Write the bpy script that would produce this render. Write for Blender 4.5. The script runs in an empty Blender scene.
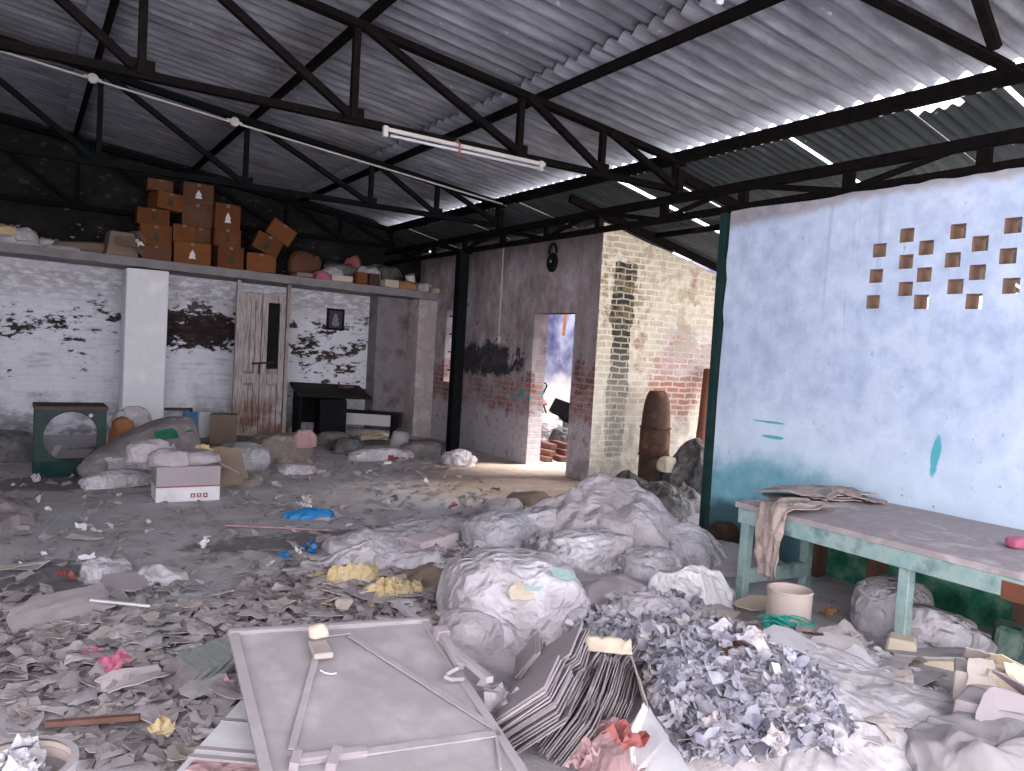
import bpy, bmesh, math, random
from mathutils import Vector, Matrix, noise, Euler

SC = bpy.context.scene
COL = SC.collection
RND = random.Random(11)
PI = math.pi
V = Vector

# ------------------------------------------------------------------ camera
F = 780.0
CX, CY = 512.0, 385.5
EYE = V((0, 0, 1.6))
_y = V((21 - CX, 321 - CY, F))                 # world +Y seen by the camera (x right, y down, z forward)
_s = 0.058                                     # slope of the horizon (the camera is rolled a little)
_t = -_y.dot(_y) / (_y.x + _s * _y.y)
_x = V((_y.x + _t, _y.y + _s * _t, F))
AX, AY = _x.normalized(), _y.normalized()
AZ = AX.cross(AY)
if AZ.y > 0:
    AZ = -AZ


def ray(px, py):
    d = V((px - CX, py - CY, F))
    return V((AX.dot(d), AY.dot(d), AZ.dot(d)))


def onZ(px, py, z=0.0):
    r = ray(px, py)
    return EYE + r * ((z - EYE.z) / r.z)


def onX(px, py, X):
    r = ray(px, py)
    return EYE + r * (X / r.x)


def onY(px, py, Y):
    r = ray(px, py)
    return EYE + r * (Y / r.y)


cam_d = bpy.data.cameras.new('camera')
cam_d.sensor_fit = 'HORIZONTAL'
cam_d.sensor_width = 36
cam_d.lens = F / 1024 * 36
cam_d.clip_start = 0.05
cam = bpy.data.objects.new('camera', cam_d)
COL.objects.link(cam)
right = V((AX.x, AY.x, AZ.x))
down = V((AX.y, AY.y, AZ.y))
fwd = V((AX.z, AY.z, AZ.z))
cam.matrix_world = Matrix(((right.x, -down.x, -fwd.x, EYE.x), (right.y, -down.y, -fwd.y, EYE.y),
                           (right.z, -down.z, -fwd.z, EYE.z), (0, 0, 0, 1)))
SC.camera = cam

# ------------------------------------------------------------------ ground height
MOUNDS = [(2.75, 2.35, 1.05, 1.0, .27), (3.75, 2.2, .75, 1.1, .10), (3.5, 1.4, .9, .7, .16), (3.9, 5.0, 1.2, 1.3, .10),
          (1.0, 3.6, 1.6, 1.6, .05), (2.0, 4.6, .9, .8, .08), (7.2, 6.7, .9, .9, .2), (4.9, 12.3, 1.3, .6, .12),
          (2.7, 12.3, 1.0, .5, .08), (-.35, 7.5, .6, .7, .05), (3.0, 3.4, .8, .7, .10)]


def H(x, y):
    h = 0.012 * noise.noise(V((x * 1.3, y * 1.3, 3)))
    for cx, cy, rx, ry, hh in MOUNDS:
        q = ((x - cx) / rx) ** 2 + ((y - cy) / ry) ** 2
        if q < 1:
            h += hh * (1 - q) ** 2
    return h


def P(px, py, up=0.0):
    """the point of the ground seen at a pixel of the photograph"""
    r = ray(px, py).normalized()
    t = 1.0
    while t < 25:
        p = EYE + r * t
        if p.z <= H(p.x, p.y) + up:
            return p
        t += 0.01
    return onZ(px, py)


# ------------------------------------------------------------------ node materials
class NT:
    def __init__(s, name):
        s.m = bpy.data.materials.new(name)
        s.m.use_nodes = True
        s.t = s.m.node_tree
        s.n = s.t.nodes
        s.b = s.n['Principled BSDF']
        s.tc = s.n.new('ShaderNodeTexCoord').outputs['Object']
        s.oi = None

    def new(s, kind, **kw):
        n = s.n.new(kind)
        for k, v in kw.items():
            setattr(n, k, v)
        return n

    def put(s, sock, v):
        if v is None:
            return
        if hasattr(v, 'is_output'):
            s.t.links.new(v, sock)
        elif isinstance(v, (tuple, list)) and len(v) == 3 and sock.type == 'RGBA':
            sock.default_value = (*v, 1)
        else:
            sock.default_value = v

    def rand(s):
        if s.oi is None:
            s.oi = s.new('ShaderNodeObjectInfo').outputs['Random']
        return s.oi

    def map(s, scale=(1, 1, 1), loc=(0, 0, 0), rot=(0, 0, 0), vec=None):
        n = s.new('ShaderNodeMapping')
        s.put(n.inputs['Vector'], vec or s.tc)
        n.inputs['Scale'].default_value = scale
        n.inputs['Location'].default_value = loc
        n.inputs['Rotation'].default_value = rot
        return n.outputs[0]

    def noise(s, scale=5, detail=5, rough=.55, vec=None, w=None, dist=0):
        n = s.new('ShaderNodeTexNoise')
        if w is not None:
            n.noise_dimensions = '4D'
            s.put(n.inputs['W'], w)
        s.put(n.inputs['Vector'], vec or s.tc)
        n.inputs['Scale'].default_value = scale
        n.inputs['Detail'].default_value = detail
        n.inputs['Roughness'].default_value = rough
        n.inputs['Distortion'].default_value = dist
        return n.outputs['Fac']

    def ramp(s, fac, *stops):
        n = s.new('ShaderNodeValToRGB')
        s.put(n.inputs[0], fac)
        e = n.color_ramp.elements
        while len(e) < len(stops):
            e.new(.5)
        for k, (p, c) in zip(e, stops):
            k.position = p
            k.color = (*c, 1) if isinstance(c, tuple) else (c, c, c, 1)
        return n.outputs[0]

    def mix(s, fac, a, b, mode='MIX'):
        n = s.new('ShaderNodeMix', data_type='RGBA', blend_type=mode)
        s.put(n.inputs['Factor'], fac)
        s.put(n.inputs['A'] if False else n.inputs[6], a)
        s.put(n.inputs[7], b)
        return n.outputs[2]

    def math(s, op, a, b=None, c=None):
        n = s.new('ShaderNodeMath', operation=op)
        for i, v in enumerate((a, b, c)):
            if v is not None:
                s.put(n.inputs[i], v)
        return n.outputs[0]

    def mul(s, a, b):
        return s.math('MULTIPLY', a, b)

    def mapr(s, v, a, b, c=0., d=1., smooth=True):
        n = s.new('ShaderNodeMapRange', interpolation_type='SMOOTHSTEP' if smooth else 'LINEAR')
        s.put(n.inputs[0], v)
        for i, q in enumerate((a, b, c, d)):
            n.inputs[i + 1].default_value = q
        return n.outputs[0]

    def band(s, v, lo, hi, soft):
        return s.mul(s.mapr(v, lo - soft, lo + soft), s.mapr(v, hi - soft, hi + soft, 1., 0.))

    def sep(s):
        n = s.new('ShaderNodeSeparateXYZ')
        s.put(n.inputs[0], s.tc)
        return n.outputs

    def comb(s, x, y, z=0.0):
        n = s.new('ShaderNodeCombineXYZ')
        for i, v in enumerate((x, y, z)):
            s.put(n.inputs[i], v)
        return n.outputs[0]

    def brick(s, vec, c1, c2, mortar, w=.235, h=.078, ms=.009):
        n = s.new('ShaderNodeTexBrick')
        s.put(n.inputs['Vector'], vec)
        for k, v in (('Color1', c1), ('Color2', c2), ('Mortar', mortar)):
            s.put(n.inputs[k], v)
        n.inputs['Scale'].default_value = 1
        n.inputs['Mortar Size'].default_value = ms
        n.inputs['Mortar Smooth'].default_value = .3
        n.inputs['Brick Width'].default_value = w
        n.inputs['Row Height'].default_value = h
        return n.outputs['Color'], n.outputs['Fac']

    def done(s, col, rough=.85, bump=None, bs=.2, bd=.02, metal=0, spec=.3, trans=0):
        s.put(s.b.inputs['Base Color'], col)
        s.put(s.b.inputs['Roughness'], rough)
        s.put(s.b.inputs['Metallic'], metal)
        s.b.inputs['Specular IOR Level'].default_value = spec
        if bump is not None:
            n = s.new('ShaderNodeBump')
            n.inputs['Strength'].default_value = bs
            n.inputs['Distance'].default_value = bd
            s.put(n.inputs['Height'], bump)
            s.t.links.new(n.outputs[0], s.b.inputs['Normal'])
        return s.m


def g3(c, k):
    return tuple(max(0., min(1., v * k)) for v in c)


def mat(name, c1, c2=None, scale=8, rough=.85, bs=.25, bscale=40, metal=0, rnd=0., spec=.25, c3=None, dist=0, wrinkle=0):
    """a mottled material: two colours mixed by noise, fine bump, brightness varied per object"""
    n = NT(name)
    c2 = c2 or g3(c1, .72)
    w = n.mul(n.rand(), 40.0)
    f = n.noise(scale, 6, .6, w=w, dist=dist)
    col = n.ramp(f, (.3, c1), (.7, c2)) if c3 is None else n.ramp(f, (.28, c1), (.5, c2), (.68, c3))
    if rnd:
        k = n.mapr(n.rand(), 0, 1, 1 - rnd, 1 + rnd * .6, smooth=False)
        kk = n.comb(k, k, k)
        col = n.mix(1.0, col, kk, 'MULTIPLY')
    b = n.noise(bscale, 5, .6, w=w)
    if wrinkle:
        wv = n.new('ShaderNodeVectorMath', operation='ADD')
        nz = n.new('ShaderNodeTexNoise')
        n.put(nz.inputs['Vector'], n.tc)
        nz.inputs['Scale'].default_value = wrinkle * .5
        sc_ = n.new('ShaderNodeVectorMath', operation='SCALE')
        n.put(sc_.inputs[0], nz.outputs['Color'])
        sc_.inputs['Scale'].default_value = .25
        n.put(wv.inputs[0], n.tc)
        n.put(wv.inputs[1], sc_.outputs[0])
        hs = None
        for k_, a_ in ((1, 1.0), (2.3, .5)):
            v_ = n.new('ShaderNodeTexVoronoi')
            n.put(v_.inputs['Vector'], wv.outputs[0])
            v_.inputs['Scale'].default_value = wrinkle * 1.15 * k_
            h_ = n.mul(v_.outputs['Distance'], a_)
            hs = h_ if hs is None else n.math('ADD', hs, h_)
        b = n.math('ADD', hs, n.mul(b, .25))
        return n.done(col, rough, b, min(1, bs * 1.25), .03, metal, spec)
    return n.done(col, rough, b, bs, .01, metal, spec)


# ------------------------------------------------------------------ mesh building
class MB:
    def __init__(s):
        s.v, s.f, s.mi = [], [], []
        s.cur = 0

    def face(s, *idx):
        s.f.append(idx)
        s.mi.append(s.cur)

    def add(s, vs, fs):
        o = len(s.v)
        s.v += [V(p) for p in vs]
        for f in fs:
            s.face(*[i + o for i in f])
        return s

    def box(s, c, size, rot=None, taper=1.0):
        x, y, z = (k / 2 for k in size)
        vs = [V((sx * x * (taper if sz > 0 else 1), sy * y * (taper if sz > 0 else 1), sz * z)) for sz in (-1, 1) for sy in (-1, 1) for sx in (-1, 1)]
        if rot is not None:
            m = Euler(rot).to_matrix() if not isinstance(rot, Matrix) else rot
            vs = [m @ p for p in vs]
        c = V(c)
        return s.add([p + c for p in vs], [(0, 2, 3, 1), (4, 5, 7, 6), (0, 1, 5, 4), (2, 6, 7, 3), (0, 4, 6, 2), (1, 3, 7, 5)])

    def bar(s, p, q, w, h, up=(0, 0, 1)):
        p, q = V(p), V(q)
        d = (q - p).normalized()
        u = V(up)
        if abs(d.dot(u)) > .98:
            u = V((1, 0, 0))
        sd = d.cross(u).normalized()
        u = sd.cross(d)
        vs = [b + sd * (a * w / 2) + u * (c * h / 2) for b in (p, q) for a, c in ((-1, -1), (1, -1), (1, 1), (-1, 1))]
        return s.add(vs, [(3, 2, 1, 0), (4, 5, 6, 7), (0, 1, 5, 4), (1, 2, 6, 5), (2, 3, 7, 6), (3, 0, 4, 7)])

    def angle(s, p, q, w, t=.008, up=(0, 0, 1)):
        """an L-section steel bar"""
        p, q = V(p), V(q)
        d = (q - p).normalized()
        u = V(up)
        if abs(d.dot(u)) > .98:
            u = V((1, 0, 0))
        sd = d.cross(u).normalized()
        u = sd.cross(d)
        prof = [(-w / 2, -w / 2), (w / 2, -w / 2), (w / 2, -w / 2 + t), (-w / 2 + t, -w / 2 + t), (-w / 2 + t, w / 2), (-w / 2, w / 2)]
        vs = [b + sd * a + u * c for b in (p, q) for a, c in prof]
        fs = [(i, (i + 1) % 6, 6 + (i + 1) % 6, 6 + i) for i in range(6)] + [(5, 4, 3, 0), (3, 2, 1, 0), (6, 9, 10, 11), (6, 7, 8, 9)]
        return s.add(vs, fs)

    def tube(s, path, r, n=8, cap=True):
        path = [V(p) for p in path]
        o = len(s.v)
        prev = None
        for i, p in enumerate(path):
            d = (path[min(i + 1, len(path) - 1)] - path[max(i - 1, 0)]).normalized()
            a = prev if prev is not None else (V((0, 0, 1)) if abs(d.z) < .9 else V((1, 0, 0)))
            a = (a - d * a.dot(d)).normalized()
            prev = a
            b = d.cross(a)
            rr = r[i] if isinstance(r, (list, tuple)) else r
            for k in range(n):
                an = 2 * PI * k / n
                s.v.append(p + a * (math.cos(an) * rr) + b * (math.sin(an) * rr))
        for i in range(len(path) - 1):
            for k in range(n):
                s.face(o + i * n + k, o + i * n + (k + 1) % n, o + (i + 1) * n + (k + 1) % n, o + (i + 1) * n + k)
        if cap:
            s.face(*[o + k for k in range(n)][::-1])
            s.face(*[o + (len(path) - 1) * n + k for k in range(n)])
        return s

    def lathe(s, prof, n=32, c=(0, 0, 0), wob=0, seed=0):
        o = len(s.v)
        c = V(c)
        for (r, z) in prof:
            for k in range(n):
                a = 2 * PI * k / n
                rr = r * (1 + wob * noise.noise(V((math.cos(a) * 1.5 + seed, math.sin(a) * 1.5, z * 3))))
                s.v.append(c + V((rr * math.cos(a), rr * math.sin(a), z)))
        for i in range(len(prof) - 1):
            for k in range(n):
                s.face(o + i * n + k, o + i * n + (k + 1) % n, o + (i + 1) * n + (k + 1) % n, o + (i + 1) * n + k)
        return s

    def move(s, m):
        s.v = [m @ p for p in s.v]
        return s

    def build(s, name, m, parent=None, origin=None, loc=None, rot=None, smooth=False, bevel=0):
        me = bpy.data.meshes.new(name)
        o = V(origin) if origin is not None else V((0, 0, 0))
        if parent is not None and origin is None and parent.get('_world'):
            o = V(parent.location)
        me.from_pydata([p - o for p in s.v], [], s.f)
        me.validate()
        for k in (m if isinstance(m, (list, tuple)) else [m]):
            me.materials.append(k)
        if isinstance(m, (list, tuple)) and len(me.polygons) == len(s.mi):
            me.polygons.foreach_set('material_index', s.mi)
        if smooth:
            me.polygons.foreach_set('use_smooth', [True] * len(me.polygons))
        bm = bmesh.new()
        bm.from_mesh(me)
        bmesh.ops.recalc_face_normals(bm, faces=bm.faces[:])
        if bevel:
            bmesh.ops.bevel(bm, geom=bm.edges[:], offset=bevel, segments=1, affect='EDGES', profile=.5)
        bm.to_mesh(me)
        bm.free()
        ob = bpy.data.objects.new(name, me)
        COL.objects.link(ob)
        if parent is not None:
            ob.parent = parent
        if loc is not None:
            ob.location = loc
        elif origin is not None and parent is None:
            ob.location = o
        if rot is not None:
            ob.rotation_euler = rot
        return ob


def tag(o, label=None, cat=None, group=None, kind=None):
    if label:
        o['label'] = label
    if cat:
        o['category'] = cat
    if group:
        o['group'] = group
    if kind:
        o['kind'] = kind
    return o


def thing(name, label, cat, loc=(0, 0, 0), rot=(0, 0, 0), group=None, world=False):
    """an Empty at the thing's base; with world=True its parts are given in world coordinates"""
    o = bpy.data.objects.new(name, None)
    COL.objects.link(o)
    o.location = loc
    o.rotation_euler = rot
    o.empty_display_size = .1
    if world:
        o['_world'] = 1
    return tag(o, label, cat, group)


def dup(root, loc=None, rot=None, scale=None, label=None, group=None):
    r = root.copy()
    COL.objects.link(r)
    if loc is not None:
        r.location = loc
    if rot is not None:
        r.rotation_euler = rot
    if scale is not None:
        r.scale = scale
    if label:
        r['label'] = label
    if group:
        r['group'] = group
    for ch in list(root.children):
        c = ch.copy()
        COL.objects.link(c)
        c.parent = r
        for g in list(ch.children):
            d = g.copy()
            COL.objects.link(d)
            d.parent = c
    return r


def rid(p, k=1.0):
    return 1 - abs(noise.noise(p * k))


def fbm(p, k=1.0):
    return noise.noise(p * k) + .5 * noise.noise(p * k * 2.1 + V((7, 3, 1))) + .25 * noise.noise(p * k * 4.3 + V((1, 9, 4)))


def tri(x):
    return abs((x % 1.0) - .5) * 2


DIRS = [V((math.cos(a), math.sin(a), b)).normalized() for a, b in ((.3, .2), (1.4, -.5), (2.2, .6), (2.9, -.1), (.9, .9), (1.9, -1.1))]


def creases(p, seed, k):
    """sharp folds, as in crushed plastic or cloth"""
    q = p * (k * .75) + V((seed * 3.7, seed * 1.3, seed * 2.1))
    w = V((noise.noise(q * .8), noise.noise(q * .8 + V((5, 5, 5))), noise.noise(q * .8 + V((9, 1, 3)))))
    qw = q + w * .55
    f1 = noise.voronoi(qw * 1.25)[0]
    f2 = noise.voronoi((q + w * .3) * 3.1)[0]
    a = .9 * f1[0] + .34 * f2[0]
    for i, d in enumerate(DIRS[:4]):
        m = max(0, noise.noise(q * .9 + V((i * 4.1, 2, 7))) + .15)
        a += .55 * m * tri(qw.dot(d) * (1.1 + .35 * i) + w.x * .5)
    return (a - .62) * .62


def creases_soft(p, seed, k):
    """sharp folds, as in crushed plastic or cloth"""
    q = p * k + V((seed * 3.7, seed * 1.3, seed * 2.1))
    w = V((noise.noise(q * .7), noise.noise(q * .7 + V((5, 5, 5))), noise.noise(q * .7 + V((9, 1, 3))))) * .9
    a = rid(q + w)
    b = rid((q + w * .6) * 2.3 + V((4, 4, 4)))
    return (a ** 3) * .65 + (b ** 3) * .35 - .35


def sack_mb(size, seed, amp=.16, k=2.2, boxy=.75, sub=5, flat=.55, tie=None):
    """a filled, creased sack or bag: closed surface resting on z=0"""
    bm = bmesh.new()
    bmesh.ops.create_icosphere(bm, subdivisions=sub, radius=1)
    m = MB()
    for v in bm.verts:
        p = v.co.copy()
        q = V([math.copysign(abs(c) ** boxy, c) for c in p])
        d = creases(p, seed, k) * amp + fbm(p * 1.1 + V((seed, 0, 0))) * amp * .8
        q = q * (1 + d)
        if tie is not None:
            t = max(0, p.dot(V(tie).normalized()) - .72) / .28
            q = q * (1 + .35 * t) - (q - V(tie).normalized() * q.dot(V(tie).normalized())) * min(1, t * 1.2)
        if q.z < -flat:
            q.z = -flat + (q.z + flat) * .06
        m.v.append(V((q.x * size[0] / 2, q.y * size[1] / 2, (q.z + flat + .02) * size[2] / (1 + flat))))
    bm.verts.index_update()
    for f in bm.faces:
        m.face(*[v.index for v in f.verts])
    bm.free()
    return m


def heap_mb(rx, ry, h, seed, amp=.06, k=4, rings=34, segs=110, power=1.0, rough=.25, base=-.04, ground=None, c=(0, 0)):
    """a draped or heaped sheet of cloth or plastic with folds; edges go down to the ground"""
    m = MB()
    for i in range(rings + 1):
        r = i / rings
        for j in range(segs):
            a = 2 * PI * j / segs
            e = 1 + rough * (noise.noise(V((math.cos(a) * 1.3 + seed, math.sin(a) * 1.3, seed))) + .5 * noise.noise(V((math.cos(a) * 4 + seed, math.sin(a) * 4, 1))))
            x, y = rx * r * e * math.cos(a), ry * r * e * math.sin(a)
            p = V((x, y, seed * 1.7))
            dome = h * (1 - r ** 2) ** power
            lump = h * .45 * fbm(p * 1.7) * (1 - r ** 2)
            fold = amp * creases(p, seed, k) * (1 if r < .93 else .5)
            z = dome + lump + fold + amp * .45
            if r > .97:
                z = base if i == rings else max(.0, z * .4)
            g = ground(x + c[0], y + c[1]) if ground else 0
            wob = amp * .8
            m.v.append(V((x + wob * noise.noise(p * 5), y + wob * noise.noise(p * 5 + V((3, 3, 3))), max(base, z) + g)))
    for i in range(rings):
        for j in range(segs):
            j2 = (j + 1) % segs
            m.face(i * segs + j, i * segs + j2, (i + 1) * segs + j2, (i + 1) * segs + j)
    return m


def scrap_mb(w, l, th, seed, curl=.15, nx=5, ny=5, torn=.22, fold=True):
    """a torn, bent piece of cardboard or paper, with thickness"""
    r = random.Random(seed)
    fa, fo, fk = r.uniform(0, PI), r.uniform(-.25, .25), r.uniform(-1, 1) * (2.0 if fold else .4) * curl
    sk = r.uniform(-.25, .25)
    top = []
    for j in range(ny):
        for i in range(nx):
            u, t = i / (nx - 1) - .5, j / (ny - 1) - .5
            edge = i in (0, nx - 1) or j in (0, ny - 1)
            ju = r.uniform(-1, 1) * torn * (.5 if edge else .2) / (nx - 1) * 2
            jt = r.uniform(-1, 1) * torn * (.5 if edge else .2) / (ny - 1) * 2
            if (i in (0, nx - 1)) and (j in (0, ny - 1)) and r.random() < .6:
                u *= r.uniform(.55, .95)
                t *= r.uniform(.55, .95)
            u, t = u + ju + sk * t, t + jt
            d = u * math.cos(fa) + t * math.sin(fa) - fo
            z = abs(d) * fk * max(w, l) + curl * .35 * max(w, l) * noise.noise(V((u * 2.5 + seed, t * 2.5, seed * .7)))
            top.append(V((u * w, t * l, z)))
    zmin = min(p.z for p in top)
    m = MB()
    m.v = [p - V((0, 0, zmin - th)) for p in top] + [p - V((0, 0, zmin)) for p in top]
    n = nx * ny
    for j in range(ny - 1):
        for i in range(nx - 1):
            a = j * nx + i
            m.face(a, a + 1, a + nx + 1, a + nx)
            m.face(n + a + nx, n + a + nx + 1, n + a + 1, n + a)
    rim = [i for i in range(nx)] + [j * nx + nx - 1 for j in range(1, ny)] + [(ny - 1) * nx + i for i in range(nx - 2, -1, -1)] + [j * nx for j in range(ny - 2, 0, -1)]
    for a, b in zip(rim, rim[1:] + rim[:1]):
        m.face(b, a, a + n, b + n)
    return m


def crumple_mb(size, seed, n=8, k=2.2, amp=.55):
    """a crushed sheet of paper"""
    m = MB()
    r = random.Random(seed)
    ro = Euler((r.uniform(-.7, .7), r.uniform(-.7, .7), r.uniform(0, 6))).to_matrix()
    for j in range(n):
        for i in range(n):
            u, t = i / (n - 1) - .5, j / (n - 1) - .5
            p = V((u, t, seed * .37))
            z = amp * (abs(noise.noise(p * k)) * 1.6 + abs(noise.noise(p * k * 2.3 + V((4, 2, 0)))) * .8 - .4)
            q = V((u * (.75 + .4 * noise.noise(p * 3 + V((1, 5, 2)))), t * (.75 + .4 * noise.noise(p * 3 + V((8, 5, 2)))), z * .6))
            m.v.append(ro @ q * size)
    for j in range(n - 1):
        for i in range(n - 1):
            a = j * n + i
            m.face(a, a + 1, a + n + 1, a + n)
    zmin = min(p.z for p in m.v)
    m.v = [p - V((0, 0, zmin)) for p in m.v]
    return m
# ------------------------------------------------------------------ materials
LILAC = (.42, .385, .41)
M = {}
M['steel'] = mat('dark_steel', (.0055, .005, .0055), (.012, .0095, .009), 14, .9, .2, 60, spec=0)
M['steel_green'] = mat('green_black_paint', (.005, .0065, .007), (.010, .012, .0125), 12, .9, .2, 50, spec=0)
M['teal'] = mat('teal_paint', (.16, .34, .33), (.34, .44, .42), 7, .7, .25, 60, c3=(.10, .20, .19))
M['teal_dark'] = mat('dark_teal_paint', (.008, .032, .031), (.022, .055, .052), 9, .7, .2, 50, spec=.1)
M['green_paint'] = mat('dull_green_paint', (.018, .04, .036), (.035, .055, .05), 9, .6, .2, 50)
M['brown_wood'] = mat('brown_wood', (.12, .06, .045), (.2, .11, .085), 9, .75, .3, 50)
M['dusty'] = mat('dusty_board', (.46, .42, .435), (.36, .325, .335), 6, .95, .25, 30)
M['dusty_metal'] = mat('dust_on_metal_sheet', (.40, .36, .37), (.34, .305, .315), 3.5, .9, .12, 40, c3=(.45, .41, .42), spec=.1)
M['scrap'] = mat('grey_cardboard', (.56, .50, .505), (.37, .325, .33), 5, .95, .3, 30, rnd=.38)
M['scrap_tan'] = mat('dusty_tan_board', (.54, .46, .41), (.42, .36, .34), 5, .95, .25, 30, rnd=.2)
M['scrap_pale'] = mat('pale_dusty_paper', (.62, .59, .6), (.5, .47, .49), 6, .9, .2, 30, rnd=.2)
M['paper'] = mat('crumpled_printed_paper', (.53, .51, .535), (.33, .315, .355), 9, .9, .2, 60, rnd=.4, c3=(.16, .155, .21))
M['white_paper'] = mat('white_paper', (.78, .76, .77), (.62, .6, .62), 5, .85, .15, 40)
M['white_plastic'] = mat('dusty_white_plastic', (.42, .38, .40), (.52, .475, .50), 4.5, .7, .7, 50, c3=(.76, .73, .76), spec=.35, wrinkle=9)
M['grey_plastic'] = mat('grey_dusty_plastic', (.34, .315, .335), (.46, .43, .455), 5, .75, .6, 50, c3=(.62, .59, .62), wrinkle=10)
M['cloth'] = mat('dusty_lilac_cloth', (.38, .335, .35), (.49, .44, .46), 4, .95, .55, 90, c3=(.66, .61, .64), wrinkle=8)
M['dark_plastic'] = mat('black_dusty_plastic', (.03, .029, .029), (.11, .105, .103), 6, .5, .6, 40, c3=(.22, .21, .21), wrinkle=10)
M['yellow'] = mat('yellow_paper', (.66, .48, .20), (.56, .47, .34), 10, .85, .5, 40, wrinkle=12)
M['cream'] = mat('cream_board', (.66, .56, .42), (.55, .46, .38), 7, .9, .2, 40)
M['white_cloth'] = mat('white_rumpled_cloth', (.80, .78, .79), (.66, .63, .65), 5, .85, .5, 40, wrinkle=9)
M['blue_plastic'] = mat('blue_plastic', (.02, .18, .48), (.05, .25, .5), 7, .45, .1, 40)
M['pink'] = mat('pink_plastic', (.45, .10, .18), (.40, .17, .22), 6, .6, .1, 40)
M['red'] = mat('faded_red', (.27, .05, .05), (.36, .15, .14), 6, .8, .1, 40)
M['orange'] = mat('orange_plastic', (.36, .13, .04), (.42, .22, .13), 6, .7, .1, 40)
M['emerald'] = mat('emerald_rope', (.02, .42, .34), (.03, .3, .26), 20, .6, .3, 90)
M['carton'] = mat('brown_carton', (.20, .075, .023), (.14, .05, .018), 4, .85, .2, 40, rnd=.3)
M['carton_dark'] = mat('stained_brown_carton', (.15, .07, .04), (.1, .045, .03), 4, .85, .2, 40)
M['bench_top'] = mat('scratched_dusty_top', (.44, .385, .39), (.34, .295, .30), 3.5, .95, .25, 30, c3=(.54, .48, .485), dist=1.5)
M['dust_sheet'] = mat('dust_covered_film', (.38, .345, .35), (.47, .43, .44), 4.5, .85, .5, 30, c3=(.66, .63, .645), wrinkle=7)
M['fold_cloth'] = mat('grey_fold_cloth', (.27, .245, .25), (.35, .32, .325), 3, .95, .2, 80)
M['sack_dusty'] = mat('dusty_woven_sack', (.27, .235, .235), (.20, .172, .172), 4, .95, .4, 80, c3=(.36, .32, .325), wrinkle=6)
M['sackcloth'] = mat('khaki_sackcloth', (.30, .25, .22), (.22, .18, .16), 5, .95, .5, 40, c3=(.37, .32, .29), wrinkle=9)
M['carton_grey'] = mat('dusty_brown_carton', (.26, .19, .15), (.19, .135, .105), 4, .9, .2, 40)
M['ink'] = mat('dark_print', (.05, .06, .04), None, 9, .8, .05)
M['drum_board'] = mat('pinkish_fibre_board', (.60, .485, .435), (.5, .40, .365), 5, .85, .12, 30)
M['brown_paper'] = mat('creased_brown_paper', (.43, .345, .305), (.35, .275, .25), 5, .9, .4, 40, wrinkle=11)
M['rust'] = mat('rusty_iron', (.12, .055, .035), (.055, .03, .025), 5, .8, .5, 35, c3=(.22, .09, .045))
M['rust_dark'] = mat('black_rust', (.03, .02, .018), (.09, .045, .03), 6, .8, .4, 35)
M['rust_red'] = mat('red_brown_pipe', (.2, .07, .04), (.12, .045, .03), 6, .7, .3, 35)
M['pipe_white'] = mat('white_pipe', (.52, .49, .47), (.42, .39, .37), 12, .6, .05)
M['black'] = mat('black_paint', (.005, .005, .006), (.014, .012, .013), 8, .7, .1, spec=.1)
M['desk'] = mat('dark_desk_laminate', (.008, .007, .008), (.025, .02, .02), 6, .7, .1, spec=.1)
M['board_end'] = mat('white_laminate', (.6, .58, .58), (.5, .47, .47), 6, .6, .1)
M['book_edge'] = mat('stacked_paper_edges', (.33, .295, .30), (.22, .195, .2), 25, .95, .3, 60, rnd=.15)
M['mauve_board'] = mat('mauve_grey_board', (.40, .345, .36), (.34, .29, .305), 4, .95, .12, 30)
M['white_wood'] = mat('bleached_wood', (.42, .38, .36), (.24, .17, .14), 5, .85, .3, 40)
M['glass_tube'] = mat('milky_tube', (.5, .5, .53), (.45, .45, .48), 3, .3, .02)


def weathered_wood():
    n = NT('peeling_painted_wood')
    st = n.noise(6, 6, .65, n.map((9, 9, .7)))
    big = n.noise(2.2, 4, .6)
    paint = n.ramp(st, (.35, (.19, .12, .10)), (.5, (.40, .35, .34)), (.75, (.56, .53, .54)))
    red = n.ramp(st, (.4, (.14, .05, .035)), (.6, (.3, .2, .17)))
    sx = n.sep()
    low = n.mapr(n.math('ADD', sx[2], n.mul(big, .8)), .9, 1.15, 1, 0)
    return n.done(n.mix(n.mul(low, n.mapr(big, .42, .55)), paint, red), .85, st, .4, .01)


M['old_door'] = weathered_wood()


def sheet_mat(name, a, b, c, stain, kx=1.0):
    """old corrugated sheet: streaks along the slope, blotches, dirt"""
    n = NT(name)
    st = n.noise(5, 6, .65, n.map((.35 * kx, 3.2, 1)))
    bl = n.noise(1.1, 5, .6)
    col = n.ramp(st, (.3, a), (.52, b), (.75, c))
    dirt = n.mapr(bl, .5, .72)
    col = n.mix(n.mul(dirt, .75), col, stain)
    fl = n.mapr(n.noise(16, 4, .7, n.map((.5, 1, 1))), .66, .74)
    col = n.mix(n.mul(fl, .5), col, (.55, .57, .62))
    return n.done(col, .8, n.noise(50, 4), .15, .006)


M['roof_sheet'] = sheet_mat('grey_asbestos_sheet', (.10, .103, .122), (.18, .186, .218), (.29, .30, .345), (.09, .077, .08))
M['leanto_sheet'] = sheet_mat('shaded_metal_sheet', (.020, .026, .028), (.034, .041, .043), (.06, .07, .072), (.02, .022, .022))  # underside of the lean-to sheets, shade put into the dark colour
M['bounce_top'] = mat('pale_bounce_top', (.8, .8, .8), (.7, .7, .7), 2)  # tops of the same sheets, made pale to bounce light to the eave


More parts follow.
